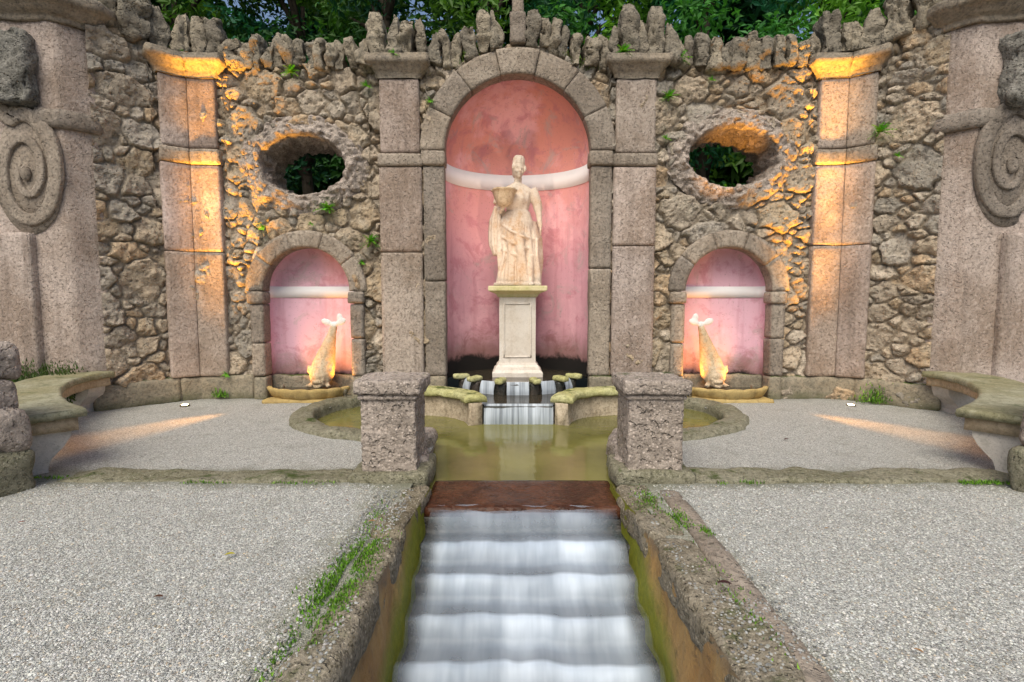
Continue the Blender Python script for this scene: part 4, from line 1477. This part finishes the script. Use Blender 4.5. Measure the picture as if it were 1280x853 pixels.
EDGES = [(4.02, -.125), (3.77, -.245), (3.52, -.365), (3.25, -.50), (2.98, -.63), (2.72, -.76), (2.46, -.89), (2.20, -1.02), (1.9, -1.15)]
def cascade():
    t = thing('cascade_steps', 'dark wet stone steps under the white water of the channel', 'steps', (0, 3, -.5))
    prof = [(4.66, -.10), (4.03, -.118)]
    for i, (y, z) in enumerate(EDGES):
        prof.append((y, z))
        if i + 1 < len(EDGES):
            prof.append((y - .015, EDGES[i + 1][1] + .0))
    P = np.array(prof)
    P = resample(P, .04)
    xs = np.linspace(-.92, .92, 47)
    V = np.array([[(x, p[0], p[1] - .02) for x in xs] for p in P]).reshape(-1, 3)
    V[:, 1] += .02 * fbm(V, 5, 4, 801)
    V[:, 2] += .012 * fbm(V, 5, 4, 803)
    obj('steps', (V, grid_faces(len(P), len(xs))), M['wetstep'], t)
    obj('sill', move(block((1.62, .66, .10), r=.02, amp=.012, freq=5, seed=810, res=.05), (0, 4.345, -.165)), M['sill'], t)
    # water: sheet that leaves each edge and drops in a short curve onto the next tread
    pts, dens = [], []
    pts.append((4.06, -.066)); dens.append(.25)
    for i, (y, z) in enumerate(EDGES[:-1]):
        z1 = EDGES[i + 1][1]
        y1 = EDGES[i + 1][0]
        d0 = .42 if i == 0 else .72
        d1 = .55 if i == 0 else 1.0
        for q in range(7):
            u = q / 6
            pts.append((y - .02 - .13 * u ** .8, z + .035 + (z1 - z) * u ** 1.8)); dens.append((.55 if i == 0 else 1.05) * (min(1, .45 + 3.2 * u)) * (1 - .40 * u ** 1.8))
        pts.append((y1 + .05, z1 + .04)); dens.append(.58 if i else .36)
    P, D = np.array(pts), np.array(dens)
    nx = 90
    xs = np.linspace(-.80, .80, nx)
    V = np.zeros((len(P), nx, 3))
    wid = np.interp(P[:, 0], (2.6, 4.0), (1.07, .93))
    V[:, :, 0] = xs[None, :] * wid[:, None]
    V[:, :, 1] = P[:, 0][:, None]
    V[:, :, 2] = P[:, 1][:, None]
    W = V.reshape(-1, 3)
    W[:, 1] += .055 * fbm(W * np.array([1, .6, .6]), 3.2, 4, 820)
    W[:, 2] += .012 * fbm(W * np.array([1, .6, .6]), 7, 3, 823)
    ed = sstep(.0, .20, .80 - np.abs(W[:, 0]) / np.repeat(wid, nx) + .10 * fbm(W, 4, 3, 825))
    dd = np.repeat(D, nx) * (.12 + .88 * ed) * (1 + .40 * fbm(W * np.array([1, 1.6, 1.6]), 2.4, 3, 829))
    o = obj('cascade_water', (W, grid_faces(len(P), nx)), M['silk'], col=np.stack([dd] * 3, 1))
    tag(o, kind='structure')
cascade()

def waters():
    # niche floor water, middle pool
    arc = lip
    back = [(1.15 * math.cos(a), 8.45 + .98 * math.sin(a)) for a in np.linspace(0, math.pi, 24)]
    poly = [p for p in arc] + back
    V = np.array([(x, y, .352) for x, y in poly])
    tag(obj('basin_water', (V, [tuple(range(len(V)))]), M['midpool'], smooth=False), kind='structure')
    pr = [(.52, 6.98), (.68, 7.2), (.95, 7.45), (1.3, 7.55), (1.45, 8.3)]
    poly = [(-x, y) for x, y in pr] [::-1]
    poly = [(-x, y) for x, y in pr] + [(x, y) for x, y in pr[::-1]]
    V = np.array([(x, y, .172) for x, y in poly])
    tag(obj('pool_water', (V, [tuple(range(len(V)))]), M['midpool'], smooth=False), kind='structure')
    # falls
    mb, dens = MB(), []
    def sheet(a, b, z0, z1, out):
        a, b = np.array(a), np.array(b)
        d = b - a
        nrm = np.array([d[1], -d[0]]) / np.linalg.norm(d)
        nx, nz = max(6, int(np.linalg.norm(d) / .02)), 8
        V = []
        for i in range(nx + 1):
            p = a + d * i / nx
            for j in range(nz + 1):
                u = j / nz
                q = p + nrm * (-.03 + (out + .03) * min(1, u * 1.3))
                V.append((q[0], q[1], z0 + (z1 - z0) * u ** 1.5))
                dens.append(.95)
        mb.add((np.array(V), grid_faces(nx + 1, nz + 1)))
    sheet((-.475, 6.955), (.475, 6.955), .185, -.09, .05)
    for a0, a1 in ((-56, -45), (-34, -20), (-9.5, 9.5), (20, 34), (45, 56)):
        p = arc_pts(0, 8.75, 1.03, a0, a1, 1)
        sheet(p[0], p[1], .365, .17, .04)
    V, F = mb.out()
    tag(obj('waterfall', (V, F), M['fall'], col=np.stack([np.array(dens)] * 3, 1)), kind='structure')
waters()

# ================================================================== benches
def bench(sg, label):
    t = thing('curved_bench', label, 'bench', (sg * 5.2, 6.0, 0), 'curved stone benches at the sides of the court')
    inner = catmull([(4.17, 4.84), (4.75, 5.28), (5.26, 5.80), (5.62, 6.28), (5.84, 6.72), (5.93, 7.10), (5.90, 7.42)], 8) * np.array([sg, 1])
    W = .62
    prof = [(0, .50), (-.012, .53), (0, .575), (.03, .58), (W - .02, .58), (W, .56), (W, .50)]
    obj('slab', sweep(inner, prof, .06, .05, .012, 5, 840 + sg, side=sg), M['bench_top'], t)
    prof = [(.05, .375), (.05, .505), (W - .06, .505), (W - .06, .375)]
    p2 = inner[1:-1]
    obj('apron', sweep(p2, prof, .06, .05, .012, 5, 845 + sg, side=sg), M['bench_edge'], t)
    # bracket legs: concave front towards the court
    for k, i in enumerate((3, len(inner) - 6)):
        a, b = inner[i], inner[i + 1]
        T = (b - a) / np.linalg.norm(b - a)
        N = np.array([T[1], -T[0]]) * sg
        cur = [(.08, .38)]
        for q in range(9):
            u = q / 8
            cur.append((.08 + .30 * u ** 1.5 if u < .8 else .08 + .30 * .8 ** 1.5 + .01, .34 - .36 * u))
        cur = [(.10, .38), (.11, .31), (.15, .24), (.21, .18), (.265, .12), (.285, .05), (.28, -.03), (.53, -.03), (.54, .38)]
        V = []
        nth = 5
        C2 = resample(cur, .05, True)
        for j in range(nth):
            d = -.13 + .26 * j / (nth - 1)
            for (o, z) in C2:
                q = a + N * o + T * d
                V.append((q[0], q[1], z))
        m = len(C2)
        F = []
        for j in range(nth - 1):
            for q in range(m):
                q2 = (q + 1) % m
                F.append((j * m + q, j * m + q2, (j + 1) * m + q2, (j + 1) * m + q))
        F.append(tuple(range(m))[::-1]); F.append(tuple((nth - 1) * m + q for q in range(m)))
        V = np.array(V)
        V = V + np.stack([fbm(V + 3 * q, 6, 3, 850 + q) for q in range(3)], 1) * .012
        obj('leg', (V, F), M['bench_leg'], t, smooth=False)
bench(-1, 'curved mossy stone bench in front of the left scroll pier')
bench(1, 'curved mossy stone bench in front of the right scroll pier')

# rough posts at the picture's edges
def rough_post(sg, label):
    t = thing('rough_stone_post', label, 'post', (sg * 4.72, 4.05, 0), 'posts of stacked rough stone')
    obj('base_block', move(block((.74, .82, .40), r=.06, amp=.045, freq=4, seed=860 + sg, res=.04), (sg * 4.66, 4.08, -.04), rz=sg * .50), M['kerb'], t)
    for k, (z, h, w, dx) in enumerate(((.34, .36, .74, -.02), (.66, .30, .70, -.01), (.92, .32, .66, -.02))):
        obj('rough_stone', move(block((w, w * 1.05, h), r=.10, amp=.09, freq=4, seed=865 + k + 5 * sg, res=.04, pits=.03), (sg * (4.70 + dx), 4.10, z), rz=sg * .50 + .1 * k), M['tufa'], t)
rough_post(-1, 'post of stacked rough stones beside the left bench')
rough_post(1, 'post of stacked rough stones beside the right bench')

# ================================================================== lamps
def spot(name, loc, target, energy, angle, blend, color, radius, parent):
    d = bpy.data.lights.new(name, 'SPOT')
    d.energy, d.spot_size, d.spot_blend, d.color, d.shadow_soft_size = energy, R(angle), blend, color, radius
    o = bpy.data.objects.new(name, d)
    C.collection.objects.link(o)
    v = np.array(target, float) - np.array(loc, float)
    from mathutils import Vector
    o.rotation_euler = Vector(v).to_track_quat('-Z', 'Y').to_euler()
    if parent is not None:
        o.parent = parent
        o.location = np.array(loc) - world_loc(parent)
    else:
        o.location = loc
    return o

YEL = (1.0, .45, .05)
def ground_light(sg, label):
    c = (sg * 5.10, 7.74, .012)
    t = thing('ground_uplight', label, 'light', c, 'uplights sunk in the gravel')
    obj('ring', lathe([(.045, .0), (.045, .006), (.055, .009), (.066, .004), (.07, -.03)], 28, c), M['metal'], t)
    obj('lens', lathe([(.001, .008), (.03, .010), (.045, .006), (.045, -.01)], 24, c), M['lens'], t)
    spot('uplight_beam', (c[0], c[1], .05), (sg * 4.80, 8.14, 5.1), 5200, 14, 1., YEL, .12, t)
    spot('uplight_spill', (c[0], c[1], .05), (sg * 4.15, 8.30, 6.4), 1500, 30, 1., YEL, .16, t)
    spot('uplight_side', (c[0], c[1], .05), (sg * 3.5, 8.85, 4.45), 900, 17, 1., YEL, .16, t)
ground_light(-1, 'glowing round uplight in the gravel before the left folded pilaster')
ground_light(1, 'glowing round uplight in the gravel before the right folded pilaster')

def niche_lamp(sg, label):
    c = (sg * 3.74, 8.06, .235)
    t = thing('niche_spotlight', label, 'light', c, 'small spotlights inside the shell basins')
    obj('housing', move(lathe([(.02, -.05), (.034, -.03), (.034, .02), (.028, .03)], 18), c), M['metal'], t)
    obj('stem', move(block((.02, .02, .08), r=.004, amp=0, res=.05), (c[0], c[1], .17)), M['metal'], t)
    spot('niche_beam', (c[0], c[1], c[2] + .06), (sg * 2.95, 8.75, .95), 30, 96, 1., (1, .40, .05), .03, t)
    spot('low_beam', (c[0], c[1] - .03, c[2] + .10), (sg * 5.05, 5.6, 0), 360, 25, 1., (1, .42, .08), .05, t)
def corner_fill(sg, label):  # extra fill light, added to warm the inner side of each side niche
    c = (sg * 2.80, 8.22, .14)
    t = thing('corner_fill_lamp', label, 'light', c, 'unseen fill lamps added in the inner corners of the side niches')
    obj('housing', move(lathe([(.03, -.05), (.04, -.03), (.04, .03), (.032, .04)], 18), c), M['metal'], t)
    obj('bracket', move(block((.05, .05, .16), r=.008, amp=0, res=.05), (c[0], c[1], -.04)), M['metal'], t)
    spot('corner_fill_beam', (c[0] + sg * .03, c[1], c[2] + .08), (sg * 2.92, 8.78, 1.5), 34, 110, 1., (1, .42, .07), .04, t)
corner_fill(-1, 'unseen fill lamp added in the inner corner of the left niche, by the shell basin')
corner_fill(1, 'unseen fill lamp added in the inner corner of the right niche, by the shell basin')
niche_lamp(-1, 'small spotlight standing in the left shell basin')
niche_lamp(1, 'small spotlight standing in the right shell basin')

def flood(sg, label):
    c = (sg * 1.24, 5.10, .40)
    t = thing('statue_floodlight', label, 'light', c, 'floodlights fixed behind the gate piers')
    obj('housing', move(block((.12, .08, .10), r=.012, amp=0, res=.04), (c[0], c[1], c[2] - .05)), M['metal'], t)
    obj('bracket', move(block((.03, .14, .03), r=.006, amp=0, res=.04), (c[0], c[1] - .09, c[2] - .02)), M['metal'], t)
    spot('flood_beam', (c[0], c[1] + .06, c[2]), (0, 9.0, 3.4), 170, 36, .8, (1, .72, .52), .06, t)
    if sg > 0:
        spot('opening_beam', (c[0] + .03, c[1] + .06, c[2]), (3.62, 8.75, 4.36), 900, 12, .8, (1, .42, .05), .05, t)
flood(-1, 'small floodlight hidden behind the left gate pier')
flood(1, 'small floodlight hidden behind the right gate pier')

# ================================================================== plants
def leaf_cloud(centres, radii, n, size, seed, pal, flat=.5):
    rs = np.random.RandomState(seed)
    centres, radii = np.array(centres, float), np.array(radii, float)
    w = radii.prod(1) ** .7
    k = rs.choice(len(centres), n, p=w / w.sum())
    d = rs.normal(size=(n, 3))
    d /= np.linalg.norm(d, axis=1, keepdims=True)
    rad = rs.rand(n, 1) ** .45
    P = centres[k] + d * rad * radii[k]
    nrm = d * .5 + rs.normal(size=(n, 3)) * .6 + np.array([0, 0, .6])
    nrm /= np.linalg.norm(nrm, axis=1, keepdims=True)
    t = np.cross(nrm, rs.normal(size=(n, 3)))
    t /= np.maximum(np.linalg.norm(t, axis=1, keepdims=True), 1e-6)
    b = np.cross(nrm, t)
    s = size * rs.uniform(.6, 1.35, (n, 1))
    fold = nrm * s * .18
    V = np.stack([P - t * s, P + b * s * .42 + fold, P + t * s, P - b * s * .42 + fold], 1).reshape(-1, 3)
    F = np.arange(n * 4).reshape(-1, 4)
    pal = np.array(pal)
    cc = pal[rs.randint(0, len(pal), len(centres))][k] * rs.uniform(.75, 1.3, (n, 1))
    return V, F, np.repeat(cc, 4, 0)

PAL = [(.025, .095, .022), (.035, .120, .022), (.055, .150, .022), (.018, .085, .038), (.022, .120, .062), (.080, .180, .022)]
def tree(x, y, h, cr, cz, rx, rz, n, size, seed, label, ncl=34, bright=1.):
    t = thing('leafy_tree', label, 'tree', (x, y, 0), 'trees behind the wall')
    rs = np.random.RandomState(seed)
    path = [(x, y, -.1), (x + .1, y, h * .3), (x - .1, y + .1, h * .6), (x, y, h * .95)]
    tr = MB()
    q = catmull(path, 6)
    tr.add(tube(q, np.interp(np.linspace(0, 1, len(q)), (0, .15, 1), (.34, .22, .05)), 10))
    cs, rr = [], []
    for k in range(ncl):
        a = rs.uniform(0, 2 * math.pi)
        u = rs.uniform(-1, 1)
        v = math.sqrt(max(0, 1 - u * u)) * rs.rand() ** .4
        p = np.array([x + rx * v * math.cos(a), y + rx * .7 * v * math.sin(a), cz + rz * u])
        cs.append(p)
        r = rs.uniform(.45, 1.0) * cr
        rr.append((r, r, r * .62))
        if k % 3 == 0:
            b0 = np.array([x, y, max(h * .3, min(h * .85, p[2] - 1.0))])
            tr.add(tube([b0, (b0 + p) / 2 + (0, 0, .25), p], [.075, .05, .02], 7))
    obj('trunk', tr.out(), M['bark'], t)
    V, F, c = leaf_cloud(cs, rr, n, size, seed + 1, [tuple(q * bright for q in p) for p in PAL])
    obj('crown', (V, F), M['leaf'], t, smooth=False, col=c)
WHERE = ['above the left scroll pier', 'above the left folded pilaster', 'above the left oval opening', 'above the plain wall between left oval and middle niche', 'above the left side of the middle arch',
         'above the right side of the middle arch', 'above the right oval opening', 'above the right folded pilaster', 'above the right scroll pier']
for i, lab in enumerate(WHERE):
    x = (-11.0, -8.2, -5.4, -2.9, -.7, 1.7, 4.4, 7.6, 10.6)[i]
    tree(x, 12.2 + (i % 3) * .7, 9.5, 1.05, 7.9, 1.9, 2.9, 8500, .095, 900 + i * 7, 'dark leafy tree rising ' + lab, bright=(.9 if x < 1 else 1.9))
BACK = ['far left behind the left pier', 'behind the left oval', 'behind the middle niche', 'behind the right oval', 'far right behind the right pier']
for i, lab in enumerate(BACK):
    tree((-15, -7.5, .5, 8.5, 16)[i], 19 + i % 2, 14, 1.9, 11, 4.4, 6.0, 15000, .31, 1000 + i * 7, 'tall shadowy tree in the second row ' + lab, 40)

def shrub(x, y, label, seed, pal):
    t = thing('shrub', label, 'shrub', (x, y, 0), 'shrubs seen through the oval openings')
    rs = np.random.RandomState(seed)
    st = MB()
    cs, rr = [], []
    for k in range(22):
        p = np.array([x + rs.uniform(-1.4, 1.4), y + rs.uniform(-.5, .5), rs.uniform(.6, 5.6)])
        cs.append(p); r = rs.uniform(.4, .7); rr.append((r, r, r * .7))
    for k in range(5):
        st.add(tube([(x + (k - 2) * .12, y, -.1), (x + (k - 2) * .25, y, 1.2), (x + (k - 2) * .35, y, 2.2)], [.06, .04, .015], 7))
    obj('stem', st.out(), M['bark'], t)
    V, F, c = leaf_cloud(cs, rr, 7000, .09, seed + 1, pal)
    obj('foliage', (V, F), M['leaf'], t, smooth=False, col=c)
shrub(-4.6, 11.0, 'green shrub seen through the left oval opening', 1101, PAL + [(.07, .17, .02)] * 3)
shrub(4.7, 11.0, 'dark shrub seen through the right oval opening', 1111, PAL[:4])

# little ferns and herbs rooted in the joints
def fern_mesh(seed, n, r):
    rs = np.random.RandomState(seed)
    V, F, cc = [], [], []
    for k in range(n):
        a = rs.uniform(-math.pi, 0) if rs.rand() < .8 else rs.uniform(0, math.pi)
        el = rs.uniform(-.3, 1.1)
        d = np.array([math.cos(a) * math.cos(el), math.sin(a) * math.cos(el) * .8, math.sin(el)])
        L = r * rs.uniform(.5, 1.15)
        sd = np.cross(d, (0, 0, 1.)); sd /= max(np.linalg.norm(sd), 1e-6)
        g = np.array((.16, .42, .03)) * rs.uniform(.6, 1.25) * np.array([rs.uniform(.7, 1.4), 1, 1])
        for j in range(5):
            u0, w = j / 5, .20 * (1 - .6 * j / 5)
            p = d * L * u0 + np.array([0, 0, -.35 * L * u0 * u0])
            q = d * L * (u0 + .2) + np.array([0, 0, -.35 * L * (u0 + .2) ** 2])
            i0 = len(V)
            V += [p, p + sd * L * w + (q - p) * .4, q, p - sd * L * w + (q - p) * .4]
            F.append((i0, i0 + 1, i0 + 2, i0 + 3))
            cc += [g] * 4
    return np.array(V), F, np.array(cc)
FERN = []
for sd_, n_, r_ in ((1, 34, .16), (2, 22, .13), (3, 44, .17)):
    FERN.append((sd_, n_, r_))
_fern_cache = {}
def fern(s, z, n, k, sc, label):
    p = wallpos(np.array([s]), np.array([n]), np.array([z]))[0]
    if k not in _fern_cache:
        V, F, c = fern_mesh(*FERN[k])
        o = obj('fern_tuft', (V, F), M['fern'], smooth=False, col=c)
        _fern_cache[k] = o
    else:
        o = _fern_cache[k].copy()
        C.collection.objects.link(o)
    o.location = p
    o.scale = (sc * 1.3,) * 3
    o.rotation_euler = (0, 0, s * 1.7 % .8 - .4)
    tag(o, label, 'plant', 'small ferns growing in the wall')
    return o
FERNS = [
    (-3.02, 3.07, .10, 2, 1.0, 'bright fern tuft hanging just under the left oval opening'),
    (-4.08, 2.78, .08, 1, .9, 'small fern tuft at the upper left of the left niche arch'),
    (-3.30, 2.83, .10, 1, .5, 'tiny sprig on top of the left niche arch'),
    (-2.36, 2.55, .08, 0, 1.0, 'fern tuft in the rubble beside the left inner pilaster'),
    (-2.50, 2.22, .08, 1, .6, 'small sprig beside the left niche impost'),
    (-2.36, 4.95, .10, 1, .9, 'fern tuft just below the capital of the left inner pilaster'),
    (-3.55, 5.18, .08, 0, .8, 'fern tuft under the crest stones above the left oval'),
    (-1.36, 4.72, .10, 1, .8, 'small fern tuft left of the middle arch'),
    (-1.9, 5.38, .22, 1, .8, 'sprig on the capital of the left inner pilaster'),
    (-5.2, 5.40, .2, 1, .5, 'tiny sprig on the capital of the left folded pilaster'),
    (2.50, 5.36, .10, 0, 1.0, 'fern tuft beside the capital of the right inner pilaster'),
    (2.38, 4.80, .08, 0, .8, 'fern tuft low beside the right inner pilaster shaft'),
    (2.34, 4.15, .10, 1, .8, 'bright sprig at the left rim of the right oval opening'),
    (1.62, 5.42, .22, 0, .8, 'fern tuft on the capital of the right inner pilaster'),
    (3.35, 3.40, .02, 1, .9, 'sprig on the lower lip of the right oval opening'),
    (3.05, 5.05, .08, 1, .7, 'small sprig above the right oval opening'),
    (S_P1 + .04, 4.16, .12, 0, 1.0, 'fern tuft beside the impost of the right folded pilaster'),
    (S_P1 + .28, 3.75, .10, 1, .7, 'small sprig in the rubble right of the right folded pilaster'),
    (-4.75, .42, .14, 1, .7, 'small green tuft at the foot of the left folded pilaster'),
]
for f_ in FERNS:
    fern(*f_)

def grass_bed(name, XYZ, seed, h, label, cat, pal):
    rs = np.random.RandomState(seed)
    V, F, cc = [], [], []
    for (x, y, z) in XYZ:
        a = rs.uniform(0, 6.28)
        L = h * rs.uniform(.4, 1.2)
        w = L * .10 + .004
        dx, dy = math.cos(a), math.sin(a)
        lean = rs.uniform(.1, .7)
        i0 = len(V)
        V += [(x - dy * w, y + dx * w, z), (x + dy * w, y - dx * w, z), (x + dx * L * lean, y + dy * L * lean, z + L)]
        F.append((i0, i0 + 1, i0 + 2))
        g = np.array(pal[rs.randint(len(pal))]) * rs.uniform(.6, 1.3)
        cc += [g] * 3
    o = obj(name, (np.array(V), F), M['fern'], smooth=False, col=np.array(cc))
    tag(o, label, None, None, 'stuff')
    return o
from mathutils.bvhtree import BVHTree
from mathutils import Vector
_cop = MB()
for o_ in C.objects:
    if o_.type == 'MESH' and o_.parent and o_.parent.get('category') == 'wall' and o_.parent.name.startswith('channel_wall') and o_.name.split('.')[0] in ('coping', 'mortar_strip'):
        w_ = world_loc(o_.parent)
        c_, s_ = math.cos(o_.rotation_euler.z), math.sin(o_.rotation_euler.z)
        _cop.add((np.array([v.co[:] for v in o_.data.vertices]) + w_, [tuple(p.vertices) for p in o_.data.polygons]))
_cv, _cf = _cop.out()
_bvh = BVHTree.FromPolygons(_cv.tolist(), _cf)
def coping_z(x, y):
    h = _bvh.ray_cast(Vector((x, y, 1.)), Vector((0, 0, -1)))
    return h[0].z if h[0] is not None else .01

def coping_pebbles():
    rs = np.random.RandomState(31)
    XY, Z = [], []
    for _ in range(3600):
        sg = rs.choice([-1, 1])
        x, y = sg * rs.uniform(.90, 1.32 if sg > 0 else 1.22), 1.7 + 2.5 * rs.rand() ** 1.2
        if fbm(np.array([[x, y, 3.]]), 2.6, 3, 41)[0] < .02:
            continue
        XY.append((x, y)); Z.append(coping_z(x, y))
    scatter_pebbles('coping_grit', np.array(XY), np.array(Z), .0070, 33, dark=.62)
coping_pebbles()

def greens():
    rs = np.random.RandomState(77)
    G = [(.10, .24, .02), (.16, .36, .025), (.07, .15, .02), (.20, .38, .04)]
    # clumps along the channel copings (x, y, radius, count)
    pts = []
    for (x, y, rx, ry, n) in ((-1.02, 3.05, .10, .32, 1500), (-1.08, 2.75, .10, .30, 1200), (-1.0, 2.55, .07, .2, 350), (-1.12, 2.2, .06, .2, 200),
                              (1.0, 4.02, .10, .22, 450), (1.13, 3.62, .06, .15, 420), (1.25, 3.42, .04, .06, 120), (1.12, 2.6, .05, .4, 150), (-1.1, 3.6, .06, .25, 120)):
        q = rs.normal(size=(n, 2)) * (rx * .6, ry * .6)
        pts += [(x + a, y + b, coping_z(x + a, y + b) - .004) for a, b in q if abs(x + a) > .84]
    grass_bed('moss', pts, 5, .022, 'bright moss on the channel copings', 'moss', G)
    pts = []
    for (x0, x1, y, n) in ((1.7, 4.3, 4.36, 900), (3.0, 4.2, 4.38, 500), (-3.0, -1.6, 4.37, 200), (-4.4, -3.6, 4.5, 150)):
        q = rs.rand(n)
        m = sstep(.0, .3, fbm(np.stack([x0 + (x1 - x0) * q, 0 * q, 0 * q], 1), 3, 3, 88))
        for a, k in zip(q, m):
            if rs.rand() < k:
                pts.append((x0 + (x1 - x0) * a, y + rs.normal() * .02, .012))
    grass_bed('kerb_moss', pts, 6, .025, 'green moss along the kerb edge', 'moss', G)
    pts = []
    rs2 = np.random.RandomState(5)
    for _ in range(5000):
        q = rs2.uniform(-S_P1, S_P1)
        if fbm(np.array([[q, 0, 1.]]), 1.3, 3, 19)[0] < .05:
            continue
        p = wallpos(np.array([q]), np.array([rs2.uniform(-.06, .10)]), np.array([float(crest(np.array([q]))[0]) + rs2.uniform(-.06, .10)]))[0]
        pts.append(tuple(p))
    grass_bed('crest_moss', pts, 9, .045, 'moss between the crest stones', 'moss', [(.10, .17, .02), (.15, .20, .03), (.07, .12, .02)])
    pts = []
    for k in range(4500):
        sg = -1
        pts.append((sg * rs.uniform(6.2, 7.5), 7.10 + rs.normal() * .08, rs.uniform(.15, .58) + .20 * rs.rand() ** 2.5))
    grass_bed('wall_grass', pts, 7, .055, 'grass growing at the foot of the left scroll pier', 'grass', [(.06, .11, .025), (.05, .085, .02), (.08, .13, .03)])
    pts = [(5.60 + rs.normal() * .15, 7.84 + rs.normal() * .05 - 0.0, .02 + abs(rs.normal()) * .1) for _ in range(500)]
    pts += [(-4.85 + rs.normal() * .06, 8.24 + rs.normal() * .02, .03 + abs(rs.normal()) * .05) for _ in range(120)]
    grass_bed('foot_moss', pts, 8, .06, 'moss at the wall foot', 'moss', G)
greens()

# fallen leaves
def fallen(x, y, z, size, col, rot, label):
    th = np.linspace(0, 2 * math.pi, 14, endpoint=False)
    V = [(0, 0, .006)]
    for a in th:
        r = size * (1 if abs(math.cos(a)) > .99 else .9)
        V.append((r * math.cos(a), r * .42 * math.sin(a), .004 + .25 * size * math.sin(a) ** 2))
    V += [(-size, 0, .004), (-size * 1.5, .1 * size, .008), (-size * 1.5, .14 * size, .008)]
    F = [(0, 1 + k, 1 + (k + 1) % 14) for k in range(14)] + [(15, 16, 17)]
    V = np.array(V)
    V[:, 2] += .0
    o = obj('fallen_leaf', (V, F), M['fern'], smooth=True, col=np.tile(col, (len(V), 1)))
    o.location = (x, y, z)
    o.rotation_euler = (0, 0, rot)
    tag(o, label, 'leaf', 'leaves fallen on the gravel')
fallen(-1.85, 3.08, .022, .032, (.42, .36, .03), .3, 'yellow-green fallen leaf lying alone on the left gravel')
fallen(-1.98, 2.62, .022, .028, (.10, .045, .03), .1, 'dark brown fallen leaf on the left gravel')
fallen(-1.08, 3.50, .05, .026, (.40, .20, .08), .2, 'orange fallen leaf at the edge of the left channel coping')
fallen(1.06, 2.66, .075, .040, (.06, .025, .025), -.2, 'dark purple fallen leaf lying on the right channel coping')
fallen(3.10, 2.85, .02, .034, (.20, .08, .03), -.7, 'rusty fallen leaf out on the right gravel')
fallen(3.05, 5.75, .02, .040, (.08, .03, .03), .4, 'dark fallen leaf on the gravel in front of the right bench')
fallen(-3.05, 2.05, .02, .028, (.40, .16, .10), .8, 'reddish fallen leaf near the left front of the gravel')
fallen(-2.75, 2.35, .02, .020, (.30, .20, .10), 1.1, 'small tan fallen leaf far out on the left gravel')
fallen(-1.40, 3.95, .02, .018, (.24, .10, .05), -.4, 'tiny rust leaf by the left kerb near the gate pier')
fallen(-3.60, 3.55, .02, .020, (.26, .08, .05), .5, 'small red-brown leaf near the left stone post')
fallen(2.10, 3.45, .02, .018, (.30, .18, .08), .2, 'tiny tan leaf in the middle of the right gravel')
fallen(1.75, 2.20, .02, .020, (.36, .20, .10), -.9, 'small orange-brown leaf near the right channel coping')
fallen(3.90, 3.75, .02, .020, (.14, .06, .03), .9, 'small dark brown leaf near the right stone post')
